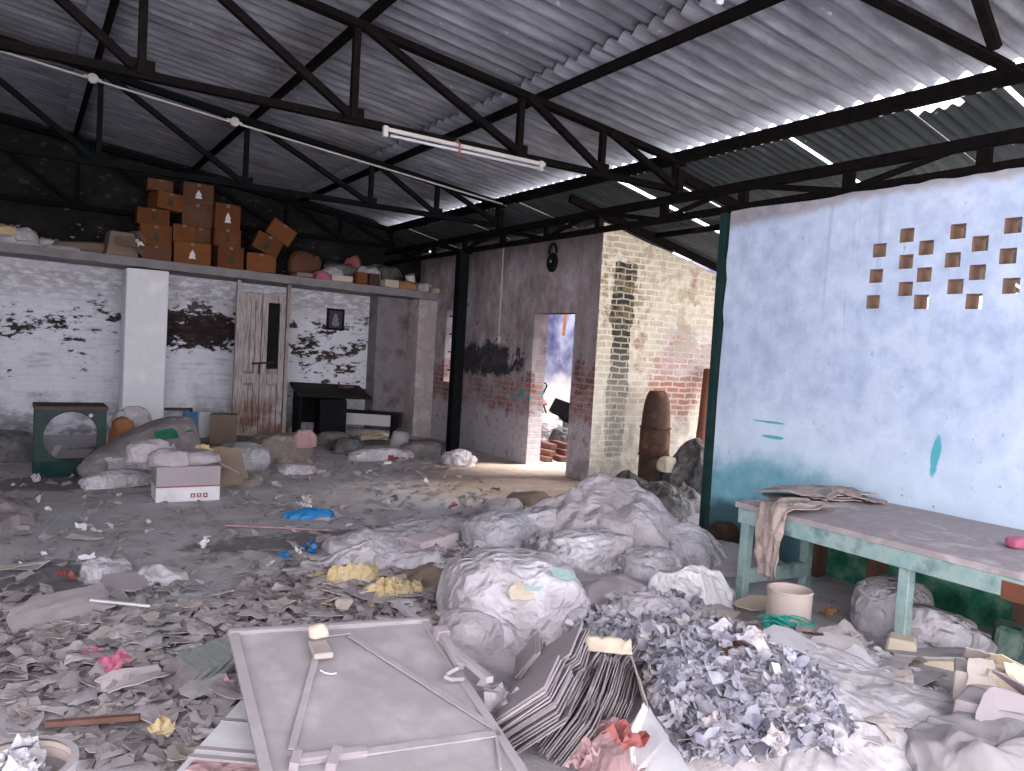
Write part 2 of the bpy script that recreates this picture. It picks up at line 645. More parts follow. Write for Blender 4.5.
def wall_back():
    n = NT('peeling_whitewash_with_soot')
    X, Y, Z = n.sep()
    v = n.comb(X, Z)
    bc, bf = n.brick(v, (.20, .055, .038), (.11, .04, .03), (.14, .11, .10))
    n1 = n.noise(3.0, 8, .65, n.map((1, 1, 1.5)))
    n2 = n.noise(7.0, 7, .65, n.map((.8, 1, 2.2)))
    white = n.ramp(n.noise(2.2, 6, .6), (.3, (.70, .70, .77)), (.55, (.80, .80, .86)), (.75, (.56, .55, .6)))
    white = n.mix(n.mul(n.mapr(bf, .2, .9), .14), white, (.45, .44, .48))
    white = n.mix(n.mul(n.mapr(n.noise(3.2, 6, .7, n.map((.5, 1, 2.4))), .52, .68), .6), white, (.36, .34, .36))
    # dark worn band at about eye height
    band = n.band(Z, 1.25, 2.0, .25)
    m = n.math('ADD', n.mul(n1, .55), n.mul(n2, .45))
    m = n.math('ADD', m, n.mul(band, .09))
    right = n.mapr(X, 3.5, 3.8)
    m = n.math('ADD', m, n.mul(right, n.mul(n.band(Z, .55, 1.45, .2), .075)))
    mid = n.mul(n.band(X, 1.7, 2.85, .25), n.band(Z, 1.42, 1.95, .28))
    m = n.math('ADD', m, n.mul(n.mul(mid, n.mapr(n.noise(2.2, 4, .6), .3, .6, .5, 1.15)), .15))
    soot = n.mapr(m, .60, .65)
    tone = n.mix(n.mapr(n2, .5, .62), (.010, .0095, .0115), (.05, .042, .043))
    col = n.mix(soot, white, tone)
    red = n.mul(n.mapr(m, .655, .68), n.math('ADD', n.mul(right, n.band(Z, .5, 1.35, .2)), .12))
    col = n.mix(red, col, bc)
    dirt = n.mul(n.mapr(Z, .1, .7, 1, 0), n.mapr(n1, .4, .6))
    col = n.mix(n.mul(dirt, .8), col, (.13, .115, .12))
    top = n.mul(n.mapr(n.math('ADD', Z, n.mul(n1, .4)), 2.2, 2.7), .75)
    col = n.mix(n.mul(n.band(Z, 2.0, 2.45, .25), n.mul(n.mapr(n2, .38, .55), .6)), col, (.24, .215, .21))
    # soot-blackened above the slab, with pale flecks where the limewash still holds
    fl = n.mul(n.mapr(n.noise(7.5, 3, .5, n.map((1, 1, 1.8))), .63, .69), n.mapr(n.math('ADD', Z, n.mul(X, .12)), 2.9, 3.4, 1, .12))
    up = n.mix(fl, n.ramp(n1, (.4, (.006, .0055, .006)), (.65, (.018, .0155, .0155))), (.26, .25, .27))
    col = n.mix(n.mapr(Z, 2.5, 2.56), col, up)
    return n.done(col, .9, n.math('ADD', n.math('ADD', n.mul(bf, -.2), n.mul(n1, .8)), n.mul(soot, -.5)), .4, .015)


def wall_door():
    n = NT('grey_plaster_over_red_brick')
    X, Y, Z = n.sep()
    v = n.comb(Y, Z)
    wb_ = n.new('ShaderNodeTexNoise')
    n.put(wb_.inputs['Vector'], n.tc)
    wb_.inputs['Scale'].default_value = 5
    va = n.new('ShaderNodeVectorMath', operation='MULTIPLY_ADD')
    n.put(va.inputs[0], wb_.outputs['Color'])
    va.inputs[1].default_value = (.05, .05, 0)
    n.put(va.inputs[2], v)
    bc, bf = n.brick(va.outputs[0], (.27, .085, .06), (.15, .055, .045), (.27, .225, .23), ms=.012)
    n1 = n.noise(2.6, 8, .66)
    n2 = n.noise(9, 6, .65)
    st = n.noise(3, 7, .68, n.map((1, 1.5, .6)))
    pl = n.ramp(n.math('ADD', n.mul(n1, .55), n.mul(st, .45)), (.36, (.17, .132, .133)), (.5, (.36, .30, .31)), (.64, (.56, .505, .53)))
    m = n.math('ADD', n.mul(n1, .6), n.mul(n2, .4))
    # exposed bricks in a belt, higher on the pier right of the door
    pier = n.mapr(Y, 8.15, 8.05)
    pm = n.math('ADD', n.math('ADD', n.mul(m, .6), n.mul(n.noise(1.7, 5, .7), .4)), n.mul(n.band(Z, .5, 1.25, .25), .105))
    pm = n.math('ADD', pm, n.mul(pier, n.mul(n.band(Z, .8, 1.75, .3), .12)))
    col = n.mix(n.mapr(pm, .575, .625), pl, bc)
    pk = n.mul(n.band(Z, .55, 1.3, .2), n.mapr(n2, .4, .56))
    col = n.mix(n.mul(pk, .5), col, (.46, .345, .355))
    low = n.mul(n.mapr(n.math('ADD', Z, n.mul(n.math('SUBTRACT', n1, .5), .6)), .8, .6), n.mapr(n2, .36, .5))
    col = n.mix(low, col, n.ramp(n2, (.35, (.62, .57, .61)), (.65, (.40, .36, .385))))
    # soot patch left of the door
    cy = n.math('SUBTRACT', Y, 10.32)
    cz = n.math('SUBTRACT', Z, 1.42)
    d = n.math('ADD', n.mul(n.mul(cy, cy), .5), n.mul(n.mul(cz, cz), 5.5))
    soot = n.mapr(n.math('ADD', d, n.mul(n.math('SUBTRACT', m, .5), 2.8)), .30, .52, 1, 0)
    soot = n.mul(soot, n.mapr(n.math('ADD', Z, n.mul(n.math('SUBTRACT', n2, .5), .3)), 1.08, 1.2))
    col = n.mix(soot, col, n.ramp(n2, (.4, (.035, .032, .042)), (.7, (.09, .08, .1))))
    sp = n.mul(n.mul(n.band(Y, 9.05, 9.6, .05), n.band(Z, .9, 1.35, .1)), n.mapr(n.noise(5, 3, .5), .56, .6))
    col = n.mix(sp, col, (.03, .33, .36))
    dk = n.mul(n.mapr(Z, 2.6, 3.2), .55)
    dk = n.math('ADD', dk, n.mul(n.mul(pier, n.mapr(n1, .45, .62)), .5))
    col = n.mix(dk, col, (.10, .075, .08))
    return n.done(col, .9, n.math('ADD', n.mul(bf, -.3), n.mul(n1, .8)), .5, .02)


def wall_gable():
    n = NT('limewashed_brick_with_mould')
    X, Y, Z = n.sep()
    v = n.comb(X, Z)
    n1 = n.noise(2.4, 8, .66)
    n2 = n.noise(8, 6, .65)
    wb_ = n.new('ShaderNodeTexNoise')
    n.put(wb_.inputs['Vector'], n.tc)
    wb_.inputs['Scale'].default_value = 6
    va = n.new('ShaderNodeVectorMath', operation='MULTIPLY_ADD')
    n.put(va.inputs[0], wb_.outputs['Color'])
    va.inputs[1].default_value = (.07, .05, 0)
    n.put(va.inputs[2], v)
    v2 = va.outputs[0]
    wc, wf = n.brick(v2, (.56, .50, .39), (.42, .36, .26), (.66, .62, .53), ms=.012)
    bc, bf = n.brick(v2, (.34, .13, .095), (.46, .24, .19), (.58, .52, .47), ms=.014)
    col = n.mix(n.mul(n.mapr(n1, .38, .6), .85), wc, (.68, .63, .55))
    rm = n.math('ADD', n1, n.mul(n.mul(n.mapr(X, 6.7, 7.15), n.band(Z, .85, 1.85, .2)), .17))
    col = n.mix(n.mapr(rm, .56, .66), col, bc)
    grey = n.mul(n.mul(n.mapr(X, 6.95, 7.35), n.band(Z, 1.4, 2.05, .15)), n.mapr(n2, .38, .52))
    col = n.mix(n.mul(grey, .8), col, (.43, .41, .43))
    base = n.mul(n.mapr(Z, .95, .6), n.mapr(n1, .36, .56))
    col = n.mix(base, col, n.ramp(n2, (.35, (.68, .64, .58)), (.65, (.36, .34, .3))))
    ag = n.mul(n.mapr(n.math('ADD', n.mul(n1, .5), n.mul(n2, .5)), .47, .6), n.mapr(Z, .6, 2.6, .25, .8))
    col = n.mix(ag, col, n.ramp(n2, (.4, (.26, .2, .12)), (.65, (.40, .33, .22))))
    # black mould running down, brick by brick, below a leak in the roof
    cx = n.math('ABSOLUTE', n.math('SUBTRACT', n.math('ADD', X, n.mul(n.math('SUBTRACT', n1, .5), .3)), 6.42))
    col_m = n.mul(n.mapr(cx, .10, .24, 1, 0), n.band(Z, .3, 2.8, .12))
    br = n.mapr(n.mul(col_m, n.math('ADD', .55, n.mul(n2, .9))), .5, .62)
    br = n.mul(br, n.mapr(wf, 1.0, .0, .45, 1))
    br = n.mul(br, n.mapr(Z, .9, 1.9, .5, 1))
    col = n.mix(br, col, (.03, .027, .022))
    ol = n.mul(n.mul(n.mapr(X, 7.1, 6.6), n.band(Z, 1.9, 2.9, .25)), n.mul(n.mapr(wf, .8, .1), n.mapr(n2, .45, .6)))
    col = n.mix(n.mul(ol, .8), col, (.2, .165, .075))
    return n.done(col, .9, n.math('ADD', n.mul(wf, -.8), n.mul(n2, .6)), .6, .015)


def wall_blue():
    n = NT('pale_blue_limewash')
    X, Y, Z = n.sep()
    n1 = n.noise(1.5, 7, .62)
    n2 = n.noise(6, 6, .65)
    dr = n.noise(3, 6, .7, n.map((1, 3.2, .16)))
    dr2 = n.noise(9, 4, .7, n.map((1, 3.0, .09), (0, 3, 0)))
    col = n.ramp(n.math('ADD', n.mul(n1, .5), n.mul(n2, .5)), (.36, (.42, .51, .69)), (.5, (.54, .64, .82)), (.64, (.67, .76, .92)))
    col = n.mix(n.mul(n.mapr(Z, 1.5, .8), .55), col, (.70, .83, .95))
    col = n.mix(n.mul(n.mapr(dr, .56, .68), n.mul(n.mapr(Z, .9, 2.4), .55)), col, (.36, .42, .56))
    col = n.mix(n.mul(n.mapr(dr2, .66, .72), n.mul(n.mapr(Z, 1.0, 2.6), .6)), col, (.2, .22, .27))
    sp = n.mapr(n.noise(17, 5, .7, n.map((1, 1, .7))), .64, .70)
    col = n.mix(n.mul(sp, .65), col, (.22, .29, .40))
    pt = n.mul(n.mapr(n2, .6, .68), n.band(Z, .9, 2.3, .3))
    col = n.mix(n.mul(pt, .25), col, (.38, .43, .54))
    # two smears of turquoise paint
    for (y0, z0, wy, wz, k) in ((2.93, 1.02, .035, .16, .1), (4.30, 1.0, .14, .018, .0), (4.35, 1.12, .17, .012, .0)):
        a = n.math('ABSOLUTE', n.math('SUBTRACT', n.math('ADD', Y, n.mul(Z, k)), y0 + k * z0))
        b = n.math('ABSOLUTE', n.math('SUBTRACT', Z, z0))
        q = n.math('ADD', n.math('POWER', n.math('DIVIDE', a, wy), 2), n.math('POWER', n.math('DIVIDE', b, wz), 2))
        q = n.math('ADD', q, n.mul(n.math('SUBTRACT', n2, .5), 2.5))
        col = n.mix(n.mul(n.mapr(q, .5, 1.0, 1, 0), .85), col, (.02, .42, .48))
    # brown rain-washed top edge, dark green dado under the bench, turquoise near the post
    e = n.math('ADD', Z, n.mul(n.math('SUBTRACT', n2, .5), .22))
    e = n.math('ADD', e, n.mul(n.mapr(Y, 3.3, 5.0), .1))
    col = n.mix(n.mul(n.mapr(e, 2.84, 2.93), .85), col, n.ramp(n2, (.35, (.24, .205, .205)), (.65, (.38, .345, .36))))
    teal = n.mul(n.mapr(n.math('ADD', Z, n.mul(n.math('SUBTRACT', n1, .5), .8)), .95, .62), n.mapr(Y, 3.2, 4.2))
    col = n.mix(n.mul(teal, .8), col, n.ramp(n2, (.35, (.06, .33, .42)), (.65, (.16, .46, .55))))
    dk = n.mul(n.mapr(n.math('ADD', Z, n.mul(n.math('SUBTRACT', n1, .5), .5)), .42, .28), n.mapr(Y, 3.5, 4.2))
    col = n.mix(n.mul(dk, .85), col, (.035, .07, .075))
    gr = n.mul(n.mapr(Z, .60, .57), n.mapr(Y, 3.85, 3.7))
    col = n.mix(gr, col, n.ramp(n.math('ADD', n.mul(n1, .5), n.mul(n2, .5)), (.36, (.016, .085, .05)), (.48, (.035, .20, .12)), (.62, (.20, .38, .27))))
    return n.done(col, .85, n.math('ADD', n.mul(n2, .6), n.mul(sp, -.6)), .25, .012)


def wall_far():
    n = NT('bluish_plaster_far_room')
    X, Y, Z = n.sep()
    n1 = n.noise(1.6, 7, .65)
    col = n.ramp(n1, (.36, (.07, .075, .15)), (.5, (.18, .19, .30)), (.64, (.36, .37, .47)))
    col = n.mix(n.mapr(n.math('ADD', Z, n1), 1.75, 1.4), col, (.72, .66, .62))
    return n.done(col, .9, n1, .3, .02)


def floor_mat():
    n = NT('dusty_concrete_with_litter_dust')
    X, Y, Z = n.sep()
    n1 = n.noise(1.1, 7, .62)
    n2 = n.noise(4.5, 8, .66, dist=.4)
    n3 = n.noise(22, 6, .65)
    col = n.ramp(n2, (.33, (.36, .32, .325)), (.5, (.54, .49, .495)), (.68, (.66, .61, .615)))
    col = n.mix(n.mul(n.mapr(n1, .46, .56), .75), col, n.ramp(n3, (.3, (.47, .465, .50)), (.7, (.60, .59, .615))))
    # damp dark stains
    for (x0, y0, rx, ry) in ((.15, 5.35, .5, .75), (.55, 9.0, 1.1, .55), (2.5, 11.6, 2.0, .6), (1.9, 6.0, .9, .3), (-.1, 4.2, .4, .3), (4.9, 11.6, 1.3, .45)):
        a = n.math('DIVIDE', n.math('SUBTRACT', X, x0), rx)
        b = n.math('DIVIDE', n.math('SUBTRACT', Y, y0), ry)
        q = n.math('ADD', n.math('ADD', n.mul(a, a), n.mul(b, b)), n.mul(n.math('SUBTRACT', n2, .5), 2.6))
        col = n.mix(n.mul(n.mapr(q, .55, 1.05, 1, 0), .72), col, n.ramp(n3, (.3, (.075, .062, .065)), (.7, (.14, .12, .125))))
    # sand by the doorway and along the way out
    a = n.math('DIVIDE', n.math('SUBTRACT', X, 5.3), 1.5)
    b = n.math('DIVIDE', n.math('SUBTRACT', Y, 8.0), 1.7)
    q = n.math('ADD', n.math('ADD', n.mul(a, a), n.mul(b, b)), n.mul(n.math('SUBTRACT', n1, .5), 2.0))
    col = n.mix(n.mul(n.mapr(q, .35, 1.25, 1, 0), .85), col, n.ramp(n2, (.35, (.36, .25, .19)), (.65, (.46, .35, .285))))
    dk = n.mapr(n3, .62, .72)
    col = n.mix(n.mul(dk, .35), col, (.15, .13, .135))
    return n.done(col, .95, n.math('ADD', n2, n.mul(n3, .5)), .7, .03)


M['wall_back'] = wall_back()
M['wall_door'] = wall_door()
M['wall_gable'] = wall_gable()
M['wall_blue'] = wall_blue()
M['wall_far'] = wall_far()
M['floor'] = floor_mat()
M['brick_core'] = mat('bare_brown_brick', (.30, .19, .14), (.20, .13, .10), 14, .95, .5, 60)
M['pillar'] = mat('whitewashed_pillar', (.86, .86, .89), (.80, .80, .83), 3, .9, .35, 30, c3=(.9, .9, .91))
M['pillar_stained'] = mat('stained_plaster_pillar', (.58, .52, .51), (.42, .36, .345), 3.5, .9, .35, 30, c3=(.66, .61, .61))
M['plaster_dark'] = mat('dark_stained_plaster', (.17, .15, .165), (.25, .225, .24), 2.6, .9, .35, 20, c3=(.12, .09, .09))
M['concrete'] = mat('grey_concrete_slab', (.30, .28, .29), (.2, .185, .19), 5, .9, .4, 30)
M['brick_red'] = mat('loose_red_bricks', (.2, .085, .06), (.12, .06, .05), 10, .95, .4, 50, rnd=.2)


# ------------------------------------------------------------------ the setting
def wall(name, m, plane, pos, thick, u0, u1, z0, top, holes=(), step=.35, ragged=0.0, ragged_side=0.0):
    """a wall standing at X=pos or Y=pos (its face towards us), pierced by real holes; reveals get the second material"""
    tf = top if callable(top) else (lambda u: top)
    us = {u0, u1}
    zs = {z0}
    for a, b, c, d in holes:
        us |= {a, b}
        zs |= {c, d}
    k = max(1, int((u1 - u0) / step))
    for i in range(1, k):
        u = u0 + (u1 - u0) * i / k
        if min(abs(u - q) for q in us) > .03:
            us.add(u)
    zs.add(z0)
    zmax = min(tf(u0 + (u1 - u0) * i / 20) for i in range(21))
    for i in range(1, 9):
        z = z0 + (zmax - z0) * i / 9
        if min(abs(z - q) for q in zs) > .05:
            zs.add(z)
    us, zs = sorted(us), sorted(z for z in zs if z >= z0)
    nz = len(zs) + 1
    mb = MB()

    def pt(u, j, back):
        if j < len(zs):
            z = zs[j]
        else:
            z = tf(u) + (ragged * noise.noise(V((u * 6, 2, 5))) if ragged else 0)
        uu = u
        if ragged_side and u == us[-1] and j > 1:
            uu = u + ragged_side * noise.noise(V((z * 5, 1, 1)))
        w = pos + (thick if back else 0)
        return V((w, uu, z)) if plane == 'X' else V((uu, w, z))

    idx = {}
    for b in (0, 1):
        for i, u in enumerate(us):
            for j in range(nz):
                idx[i, j, b] = len(mb.v)
                mb.v.append(pt(u, j, b))

    def solid(i, j):
        if i < 0 or j < 0 or i >= len(us) - 1 or j >= nz - 1:
            return False
        uc = (us[i] + us[i + 1]) / 2
        zc = (zs[j] + zs[j + 1]) / 2 if j + 1 < len(zs) else zs[-1] + .01
        return not any(a < uc < b and c < zc < d for a, b, c, d in holes)

    for i in range(len(us) - 1):
        for j in range(nz - 1):
            if not solid(i, j):
                continue
            mb.cur = 0
            mb.face(idx[i, j, 0], idx[i + 1, j, 0], idx[i + 1, j + 1, 0], idx[i, j + 1, 0])
            mb.face(idx[i, j, 1], idx[i, j + 1, 1], idx[i + 1, j + 1, 1], idx[i + 1, j, 1])
            for (di, dj, p, q) in ((-1, 0, (i, j), (i, j + 1)), (1, 0, (i + 1, j), (i + 1, j + 1)), (0, -1, (i, j), (i + 1, j)), (0, 1, (i, j + 1), (i + 1, j + 1))):
                if not solid(i + di, j + dj):
                    mb.cur = 1
                    mb.face(idx[(*p, 0)], idx[(*q, 0)], idx[(*q, 1)], idx[(*p, 1)])
    o = mb.build(name, [m, M['brick_core']] if not isinstance(m, list) else m)
    return tag(o, kind='structure')


def roof1(x):
    return 3.66 + .13 * (5.35 - x)


def roof2(x):
    return 3.485 - .22 * (x - 5.35)


PX = 5.35                                       # the line of posts, girder and blue wall
# floor
fb = MB()
NX, NY = 250, 330
xs = [-9 + i * .11 if i < 80 else -.2 + (i - 80) * .05 for i in range(NX)]
ys = [-9 + j * .2 if j < 50 else 1.0 + (j - 50) * .0505 for j in range(NY)]
for y in ys:
    for x in xs:
        fb.v.append(V((x, y, H(x, y))))
for j in range(NY - 1):
    for i in range(NX - 1):
        a = j * NX + i
        fb.face(a, a + 1, a + NX + 1, a + NX)
tag(fb.build('floor', M['floor'], smooth=True), kind='structure')
yard = MB().box((14, 4, -.15), (11, 40, .2))
tag(yard.build('ground', mat('bare_earth', (.42, .36, .3), (.33, .29, .25), 2, .95)), kind='structure')

# walls
BY = 12.85
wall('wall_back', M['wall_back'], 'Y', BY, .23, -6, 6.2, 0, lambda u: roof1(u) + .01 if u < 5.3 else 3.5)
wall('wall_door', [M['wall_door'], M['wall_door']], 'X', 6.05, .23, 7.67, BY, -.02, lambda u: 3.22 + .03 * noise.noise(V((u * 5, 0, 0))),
     holes=[(8.14, 9.08, -.02, 2.12), (11.3, 11.74, 1.0, 2.2), (12.25, 12.4, 2.85, 2.93), (12.55, 12.62, 2.86, 2.92)])
wall('wall_gable', [M['wall_gable'], M['wall_door']], 'Y', 7.65, .23, 6.045, 10.6, -.1, lambda u: roof2(u) - .10, ragged=.02)
HOLES = [(430, 348), (536, 290), (610, 338), (733, 275), (712, 385), (818, 322), (945, 252), (925, 370), (532, 392), (417, 447), (602, 442),
         (807, 433), (722, 488), (937, 485), (530, 497), (405, 547), (590, 547), (793, 545)]
hl = []
for a, b in HOLES:
    p = onX(768 + a / 3.855, 160 + b / 3.855, 5.3)
    hl.append((p.y - .052, p.y + .052, p.z - .05, p.z + .05))
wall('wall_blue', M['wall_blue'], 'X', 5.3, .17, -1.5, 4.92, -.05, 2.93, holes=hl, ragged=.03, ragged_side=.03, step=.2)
wall('wall_far', M['wall_far'], 'X', 9.1, .2, 7.9, 16, 0, 3.2)
wall('wall_far_left', M['wall_far'], 'Y', 13.7, .2, 6.3, 9.1, 0, 3.2)
wall('wall_left', M['wall_back'], 'X', -3.4, .2, 2.6, BY, 0, lambda u: 4.85)

# pillars and the wall stub under the slab
pb = MB().box((1.50, 12.38, 1.2), (.55, .5, 2.46))
o = pb.build('pillar_1', M['pillar'], bevel=.015)
tag(o, kind='structure')
pb = MB().box((5.87, 12.35, 1.165), (.34, .5, 2.39))
pb.box((5.86, 12.35, 2.22), (.36, .54, .1))
tag(pb.build('pillar_2', M['pillar_stained']), kind='structure')
pb = MB().box((5.40, 12.66, 1.17), (.58, .36, 2.4))
tag(pb.build('wall_stub', M['plaster_dark']), kind='structure')

# the slab (loft) under the cartons
sb = MB()
n = 60
for i in range(n + 1):
    x = -6 + (6.04 + 6) * i / n
    e = .012 * noise.noise(V((x * 4, 0, 0)))
    for (y, z) in ((12.1 + e, 2.455 + e * 1.5), (12.1 + e * .6, 2.575 + e), (BY + .005, 2.575), (BY + .005, 2.44)):
        sb.v.append(V((x, y, z - .018 * (x - 1.4))))
for i in range(n):
    for k in range(4):
        a, b = i * 4 + k, i * 4 + (k + 1) % 4
        sb.face(a, a + 4, b + 4, b)
sb.face(0, 1, 2, 3)
sb.face(n * 4 + 3, n * 4 + 2, n * 4 + 1, n * 4)
tag(sb.build('loft_slab', M['concrete']), kind='structure')


# corrugated roofs
def corr(mb, x0, x1, zf, y0, y1, pitch, amp, th=.006, up=0.0, tilt=0.0, nx=2, ph=0.0, top=0):
    n = max(4, int((y1 - y0) / pitch * 8))
    o = len(mb.v)
    for i in range(nx + 1):
        x = x0 + (x1 - x0) * i / nx
        for j in range(n + 1):
            y = y0 + (y1 - y0) * j / n
            z = zf(x) + (2 * amp * abs(math.sin(PI * y / pitch + ph)) ** .85 if amp > .02 else amp + amp * math.sin(2 * PI * y / pitch + ph)) + up + tilt * (i / nx)
            mb.v.append(V((x, y, z)))
    mth = (nx + 1) * (n + 1)
    for k in range(mth):
        mb.v.append(mb.v[o + k] + V((0, 0, th)))
    for i in range(nx):
        for j in range(n):
            a = o + i * (n + 1) + j
            b = a + n + 1
            mb.cur = 0
            mb.face(a, a + 1, b + 1, b)
            mb.cur = top
            mb.face(a + mth, b + mth, b + 1 + mth, a + 1 + mth)
    for j in range(n):
        for a in (o + j, o + nx * (n + 1) + j):
            mb.face(a, a + 1, a + 1 + mth, a + mth)
    for i in range(nx):
        for a in (o + i * (n + 1), o + i * (n + 1) + n):
            mb.face(a, a + n + 1, a + n + 1 + mth, a + mth)


ROOF_Y0 = 0.9
MAINP = .165
rb = MB()
rows = [(5.52, 3.66), (3.9, 2.02), (2.26, .42), (.66, -1.2), (-.96, -2.9), (-2.6, -4.6), (-4.3, -6.3)]
for k, (xa, xb) in enumerate(rows):
    y = -1.2
    while y < 13.1:
        y1 = y + .99
        corr(rb, xa, xb, roof1, y, y1 + .16, MAINP, .037, up=.036 * (k % 2) + RND.uniform(0, .006), tilt=RND.uniform(0, .01))
        y = y1
tag(rb.build('ceiling', M['roof_sheet'], smooth=True), kind='structure')
lb = MB()
strips = [(ROOF_Y0 - 1.5, 0.3, 5.36), (.3, 1.1, 5.36), (1.1, 1.9, 5.36), (1.9, 2.72, 5.36), (2.74, 2.97, 5.36), (2.97, 3.36, 5.5), (3.36, 3.603, 5.36), (3.617, 4.42, 5.36), (4.435, 5.25, 5.36), (5.25, 6.07, 5.36), (6.075, 6.62, 5.36), (6.745, 7.75, 5.36)]
for k, (a, b, xt) in enumerate(strips):
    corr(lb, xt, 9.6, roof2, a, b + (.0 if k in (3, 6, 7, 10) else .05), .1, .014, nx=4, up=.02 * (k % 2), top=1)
for a in (7.75, 8.6, 9.45, 10.3, 11.15, 12.0):
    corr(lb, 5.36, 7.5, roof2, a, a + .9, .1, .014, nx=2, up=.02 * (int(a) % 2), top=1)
lo = lb.build('ceiling_leanto', [M['leanto_sheet'], M['bounce_top']], smooth=True)
tag(lo, kind='structure')
# ------------------------------------------------------------------ steelwork
def truss(Y, label, m, zb=3.24, xl=-3.4, posts=((.62, .62), (2.06, 2.06), (3.53, 3.53), (4.42, 4.42), (5.33, 5.33), (-.9, -.9))):
    t = thing('roof_truss', label, 'roof truss', (PX, Y, zb), group='steel roof trusses', world=True)
    top = lambda x: roof1(x) - .135
    MB().angle((xl, Y, top(xl)), (5.42, Y, top(5.42)), .085, .014).build('top_chord', m, t)
    MB().angle((xl, Y, zb), (5.42, Y, zb), .07, .012).build('bottom_chord', m, t)
    xs = sorted(a for a, b in posts)
    for x in xs:
        MB().bar((x, Y + .02, zb), (x, Y + .02, top(x)), .055, .05, (1, 0, 0)).build('strut', m, t)
    # diagonals fall towards the eave
    for a, b in zip(xs[:-1], xs[1:]):
        MB().angle((a + .05, Y - .02, top(a) - .03), (b - .05, Y - .02, zb + .03), .055, .01, (0, 1, 0)).build('diagonal_brace', m, t)
    for x in xs:
        MB().box((x, Y + .01, zb + .04), (.16, .012, .11)).build('gusset_plate', m, t)
    return t


truss(5.67, 'nearest whole dark steel roof truss, the one the tube light hangs under', M['steel'])
truss(9.0, 'far dark steel roof truss with the long white pipe run under it', M['steel_green'])
truss(12.55, 'dark steel roof truss closest to the black back wall, above the cartons', M['steel_green'])
a, b = onY(880, -5, 2.5), onY(1012, 64, 2.5)
d = (b - a) / (b.x - a.x)
t0 = thing('roof_rafter', 'dark steel rafter in the near corner above the perforated blue wall', 'rafter', tuple(b), world=True)
MB().angle(a - d * 3, b + d * .1, .085, .014).build('rafter_bar', M['steel'], t0)
a2 = onY(1003, -8, 2.3)
MB().bar((a2.x, 2.46, a2.z + .1), (a2.x + .28, 2.46, 3.5), .06, .05).build('knee_brace', M['steel'], t0)

for k, (x, lab) in enumerate(((5.35, 'eave purlin at the low edge of the grey roof, lit by daylight'), (3.8, 'long dark purlin crossing the middle of the grey roof'),
                              (2.15, 'dark purlin across the roof, second inwards from the long middle one'), (.58, 'steep dark purlin near the top of the grey roof, over the first pipe box'),
                              (-1.0, 'dark purlin high on the roof beyond the pipe boxes'))):
    z = roof1(x) - .045
    b = MB().bar((x, .95, z), (x, 12.8, z), .05, .07) if k else MB().bar((x, .95, 3.545), (x, 12.8, 3.545), .06, .11)
    o = b.build('roof_purlin', M['steel'], origin=(x, .95, z))
    tag(o, lab, 'purlin', 'roof purlins')

# lattice girder on the post line
gz0, gz1 = 2.965, 3.15
g = thing('lattice_girder', 'long dark lattice girder running over the blue wall to the square post', 'girder', (PX, 1.0, gz0), world=True)
MB().angle((PX, .6, gz1), (PX, 12.8, gz1), .075, .012).build('top_chord', M['steel'], g)
MB().angle((PX, .6, gz0), (PX, 12.8, gz0), .06, .01).build('bottom_chord', M['steel'], g)
gy = [.8, 1.8, 2.8, 3.8, 4.84, 5.84, 6.88, 7.88, 8.9, 9.95, 10.95, 12.0]
for y in gy:
    MB().bar((PX + .01, y, gz0 - .02), (PX + .01, y, gz1 + .02), .085, .05, (1, 0, 0)).build('strut', M['steel'], g)
for i, (a, b) in enumerate(zip(gy[:-1], gy[1:])):
    z = (gz0, gz1) if i % 2 else (gz1, gz0)
    MB().angle((PX - .015, a + .03, z[0]), (PX - .015, b - .03, z[1]), .05, .008, (1, 0, 0)).build('diagonal_brace', M['steel'], g)
for (y, lab) in ((2.45, 'over the perforated wall'), (5.67, 'under the end of the nearest truss'), (9.0, 'under the end of the far truss')):
    o = MB().bar((PX, y, gz1 + .03), (PX, y, 3.43), .1, .07, (1, 0, 0)).build('eave_stub', M['steel'], g)
# lean-to rafters and purlin
for (y, lab) in ((5.72, 'sloping dark rafter under the lean-to roof sheets behind the blue wall'), (7.5, 'dark lean-to rafter close to the limewashed gable')):
    o = MB().bar((5.4, y, roof2(5.4) - .07), (9.4, y, roof2(9.4) - .07), .06, .09).build('leanto_rafter', M['steel'], origin=(5.4, y, roof2(5.4) - .07))
    tag(o, lab, 'rafter')
o = MB().bar((6.75, 2, roof2(6.75) - .04), (6.75, 7.6, roof2(6.75) - .04), .06, .06).build('leanto_purlin', M['steel'], origin=(6.75, 2, roof2(6.75) - .04))
tag(o, 'dark purlin under the lean-to sheets between blue wall and gable', 'purlin')

p = thing('steel_post', 'square dark steel post standing alone before the back corner', 'post', (PX, 9.98, -.02), world=True)
MB().box((PX, 9.98, 1.48), (.15, .15, 3.0)).build('post_shaft', M['steel_green'], p, bevel=.006)
MB().box((PX, 9.98, .0), (.24, .24, .025)).build('base_plate', M['steel_green'], p)
MB().box((PX, 9.98, 2.95), (.22, .2, .03)).build('cap_plate', M['steel_green'], p)
p = thing('steel_post', 'teal-painted steel post at the broken end of the blue wall', 'post', (PX + .01, 5.03, -.05), world=True)
MB().bar((PX + .01, 5.03, -.05), (PX + .01, 5.03, 2.97), .075, .075, (1, 0, 0)).build('post_shaft', M['teal_dark'], p, bevel=.006)
MB().box((PX + .01, 5.03, -.0), (.2, .18, .03)).build('base_plate', M['teal_dark'], p)

